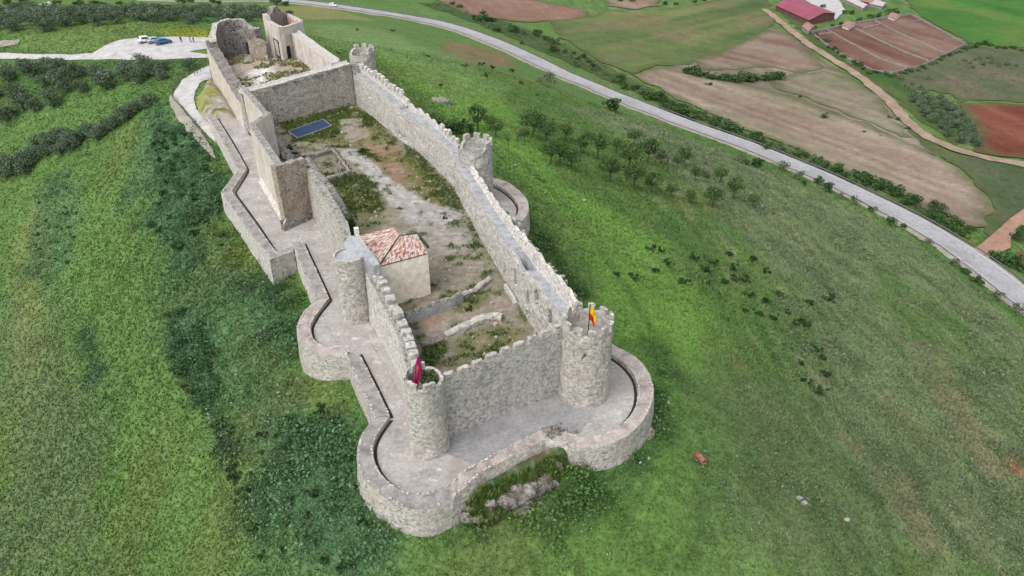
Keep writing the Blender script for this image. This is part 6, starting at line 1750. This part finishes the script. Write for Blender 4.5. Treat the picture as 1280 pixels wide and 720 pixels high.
# tall dark weeds and brambles where the cover is dark
x, y, z, d, r = scatter_pts(1100000, -110, 60, 24, 190, 62, 2)
wk = np.zeros(len(x)); n2 = fbm(x / 5, y / 5, 0, 22)
for i in (4, 5, 6, 7, 8, 9, 23, 24, 30):
    P, c, s, a = _cov[i]; wk = np.maximum(wk, a * (.6 if i == 30 else 1) * ss(s * .5, -s * .5, sdf(x, y, P) + s * .9 * n2))
wk *= ss(-.4, .2, fbm(x / 2.6, y / 2.6, 0, 140) + .5 * fbm(x / 6, y / 6, 3, 141))
q = r.uniform(0, 1, len(x)) < wk * .42
x, y, z, d = x[q], y[q], z[q], d[q]
def weed_clumps(x, y, z, size, col, r, nl=9):
    n = len(x); p = np.stack([x, y, z], 1)[:, None] + r.normal(size=(n, nl, 3)) * (size[:, None, None] * np.array([.42, .42, .30])) + np.array([0, 0, 1.]) * (size * .42)[:, None, None]
    p[..., 2] = np.maximum(p[..., 2], z[:, None] + .02)
    a = r.normal(size=(n, nl, 3)); a /= np.linalg.norm(a, axis=-1)[..., None]; b = np.cross(a, r.normal(size=(n, nl, 3))); b /= np.linalg.norm(b, axis=-1)[..., None]
    s = (size[:, None] * r.uniform(.16, .36, (n, nl)))[..., None]
    V = np.stack([p - a * s * .5, p + b * s * .35, p + a * s * .5, p - b * s * .35], 2).reshape(-1, 3)
    c = np.repeat((col[:, None] * r.uniform(.7, 1.35, (n, nl))[..., None]).reshape(-1, 3), 4, 0)
    return V, np.arange(n * nl * 4).reshape(-1, 4), np.clip(c, .004, .9)
cw = cover(x, y) * r.uniform(.82, 1.3, len(x))[:, None]
fleck = r.uniform(0, 1, len(x)) < .022
cw[fleck] = np.array(lin(136, 158, 136, .7))
V, F, cl = weed_clumps(x, y, z, .45 + 1.0 * r.uniform(0, 1, len(x)) ** 2.2, cw, r, 20)
o = mk("undergrowth", V, F, M['blade'], col=cl); tag(o, "dark weeds and brambles in patches on the hillside", "undergrowth", kind='stuff')
print("weeds", len(x))

# scrub tussocks on the drier right slope
x, y, z, d, r = scatter_pts(900000, 10, 150, 30, 240, 70, 3)
wk = np.zeros(len(x)); n2 = fbm(x / 6, y / 6, 0, 24)
for i in (15, 18):
    P, c, s, a = _cov[i]; wk = np.maximum(wk, a * ss(s * .5, -s * .5, sdf(x, y, P) + s * .8 * n2))
wk *= ss(-.2, .5, fbm(x / 3.4 + y / 9, y / 7, 0, 142))
for i in (19, 20):
    P, c, sf, a = _cov[i]; wk = wk * np.where(sdf(x, y, P) < 0, .25, 1)
q = r.uniform(0, 1, len(x)) < wk * .40
x, y, z, d = x[q], y[q], z[q], d[q]
t_ = r.uniform(0, 1, len(x))[:, None]
cw = np.where(t_ < .4, np.array(lin(92, 114, 76, .78)), np.where(t_ < .93, np.array(lin(118, 130, 102, .76)), np.array(lin(146, 144, 118, .74))))
V, F, cl = weed_clumps(x, y, z, r.uniform(.4, .9, len(x)) * np.clip(d / 90, 1, 2), cw, r, 8)
o = mk("scrub_tussocks", V, F, M['blade'], col=cl); tag(o, "grey green tussocks and thyme scrub on the dry right slope", "scrub", kind='stuff')
print("scrub", len(x))

# rough clumps on the scrub and verges across the road
r = np.random.default_rng(31)
XX, YY, CC, SS = [], [], [], []
for nm, lab, px, cf, lift in FIELDS:
    dens = {'scrubland': .16, 'grass_verge': .30, 'grass_strip': .14}.get(nm)
    if not dens: continue
    P = ats(px); xs = [p[0] for p in P]; ys = [p[1] for p in P]; n = int((max(xs) - min(xs)) * (max(ys) - min(ys)) * dens)
    x, y = r.uniform(min(xs), max(xs), n), r.uniform(min(ys), max(ys), n)
    k = (sdf(x, y, P) < -.5) & (fbm(x / 9, y / 9, 0, 150) > -.15) & in_view(x, y, gh(x, y))
    x, y = x[k], y[k]
    k = ((x[:, None] - _rdP[None, ::3, 0]) ** 2 + (y[:, None] - _rdP[None, ::3, 1]) ** 2).min(1) > 52
    x, y = x[k], y[k]; t_ = r.uniform(0, 1, len(x))[:, None]
    XX.append(x); YY.append(y); SS.append(r.uniform(.5, 1.7, len(x)) * (1.1 if nm == 'grass_verge' else .9))
    CC.append(np.where(t_ < .45, np.array(lin(78, 104, 66, .6)), np.where(t_ < .8, np.array(lin(98, 120, 82, .6)), np.array(lin(122, 134, 104, .6)))))
x, y = np.concatenate(XX), np.concatenate(YY)
V, F, cl = weed_clumps(x, y, gh(x, y) + .2, np.concatenate(SS), np.concatenate(CC), r, 9)
o = mk("valley_scrub", V, F, M['blade'], col=cl); tag(o, "grey green scrub clumps on verges and rough ground beyond the road", "scrub", kind='stuff')
print("valley scrub", len(x))

# coarse clumps and straw tufts loosely strewn through the meadow
x, y, z, d, r = scatter_pts(260000, -140, 90, 22, 200, 62, 33)
q = (fbm(x / 7, y / 7, 0, 152) + .5 * fbm(x / 2.5, y / 2.5, 0, 153) > .12) & (r.uniform(0, 1, len(x)) < .35)
x, y, z, d = x[q], y[q], z[q], d[q]; t_ = r.uniform(0, 1, len(x))[:, None]
cw = np.where(t_ < .4, np.array(lin(84, 114, 72, .72)), np.where(t_ < .7, np.array(lin(104, 126, 92, .76)), np.where(t_ < .9, np.array(lin(128, 140, 88, .76)), np.array(lin(150, 140, 104, .74)))))
V, F, cl = weed_clumps(x, y, z, (.25 + .55 * r.uniform(0, 1, len(x)) ** 2) * np.clip(d / 80, 1, 1.6), cw, r, 8)
o = mk("coarse_tufts", V, F, M['blade'], col=cl); tag(o, "coarse straw and grey green tufts strewn through the meadow", "tufts", kind='stuff')
print("tufts", len(x))

# weeds in the courtyard
r = np.random.default_rng(9); n = 130000
x = r.uniform(-46, 6, n); y = r.uniform(46, 140, n)
k = (sdf(x, y, YARD) < -.3); x, y = x[k], y[k]
c = yard_c(x, y); green = c[:, 1] / (c[:, 0] + 1e-6)
q = r.uniform(0, 1, len(x)) < ss(.9, 1.35, green) * .9; x, y, c = x[q], y[q], c[q]
V, F, cl = blades(x, y, yard_h(x, y), r.uniform(.12, .38, len(x)), np.full(len(x), .2), c * np.array([.95, 1.0, .9]), r)
o = mk("courtyard_weeds", V, F, M['blade'], col=cl); tag(o, "patchy green and dry weeds growing on the courtyard floor", "weeds", kind='stuff')
x, y = r.uniform(-46, 6, 2200), r.uniform(46, 140, 2200)
k = (sdf(x, y, YARD) < -.4); x, y = x[k], y[k]
mb = MB()
for a, b in zip(x, y):
    s = random.uniform(.08, .28) if random.random() < .93 else random.uniform(.3, .5)
    mb.box((a, b, float(yard_h(np.array([a]), np.array([b]))[0]) + s * .2), (s, s * random.uniform(.6, 1.2), s * .7), random.uniform(0, 3), s * .15, taper=.3)
o = mb.build("stone_rubble", M['rubble_pale']); tag(o, "loose stones strewn over the courtyard floor", "rubble", kind='stuff')

# weeds on the rocky bank below the front wall
r = np.random.default_rng(51); x, y = r.uniform(-7, 6, 9000), r.uniform(36, 46, 9000)
k = (sdf(x, y, BANK) < -.15) & (sdf(x, y, FOOT) > .1) & (fbm(x / 2.2, y / 2.2, 0, 173) < .35); x, y = x[k], y[k]
t_ = r.uniform(0, 1, len(x))[:, None]; cw = np.where(t_ < .6, np.array(lin(84, 116, 62, .72)), np.where(t_ < .85, np.array(lin(128, 146, 66, .74)), np.array(lin(120, 104, 74, .7))))
V, F, cl = blades(x, y, bank_h(x, y), r.uniform(.2, .55, len(x)), np.full(len(x), .16), cw, r, 5, .8)
o = mk("bank_weeds", V, F, M['blade'], col=cl); tag(o, "weeds and dry stalks on the rocky bank below the front wall", "weeds", kind='stuff')

# stones and weeds on the floor of the upper ward
r = np.random.default_rng(41); x, y = r.uniform(-68, -33, 1800), r.uniform(126, 167, 1800)
k = sdf(x, y, WARD) < -.6; x, y = x[k], y[k]; k = fbm(x / 4, y / 4, 0, 160) > -.05; x, y = x[k], y[k]
mb = MB()
for a, b in zip(x, y):
    sz = random.uniform(.15, .5) if random.random() < .9 else random.uniform(.6, 1.3)
    mb.box((a, b, float(ward_h(np.array([a]), np.array([b]))[0]) + sz * .1), (sz, sz * random.uniform(.6, 1.4), sz * .5), random.uniform(0, 3), sz * .18, taper=.35)
o = mb.build("ward_rubble", M['rubble_pale']); tag(o, "broken stones strewn over the upper ward floor", "rubble", kind='stuff')
x, y = r.uniform(-68, -33, 9000), r.uniform(126, 167, 9000)
k = (sdf(x, y, WARD) < -.3) & (fbm(x / 5, y / 5, 2, 106) > -.05); x, y = x[k], y[k]
t_ = r.uniform(0, 1, len(x))[:, None]; cw = np.where(t_ < .5, np.array(lin(122, 128, 76, .66)), np.array(lin(150, 142, 96, .66)))
V, F, cl = blades(x, y, ward_h(x, y), r.uniform(.2, .5, len(x)), np.full(len(x), .3), cw, r)
o = mk("ward_weeds", V, F, M['blade'], col=cl); tag(o, "dry weeds growing on the upper ward floor", "weeds", kind='stuff')
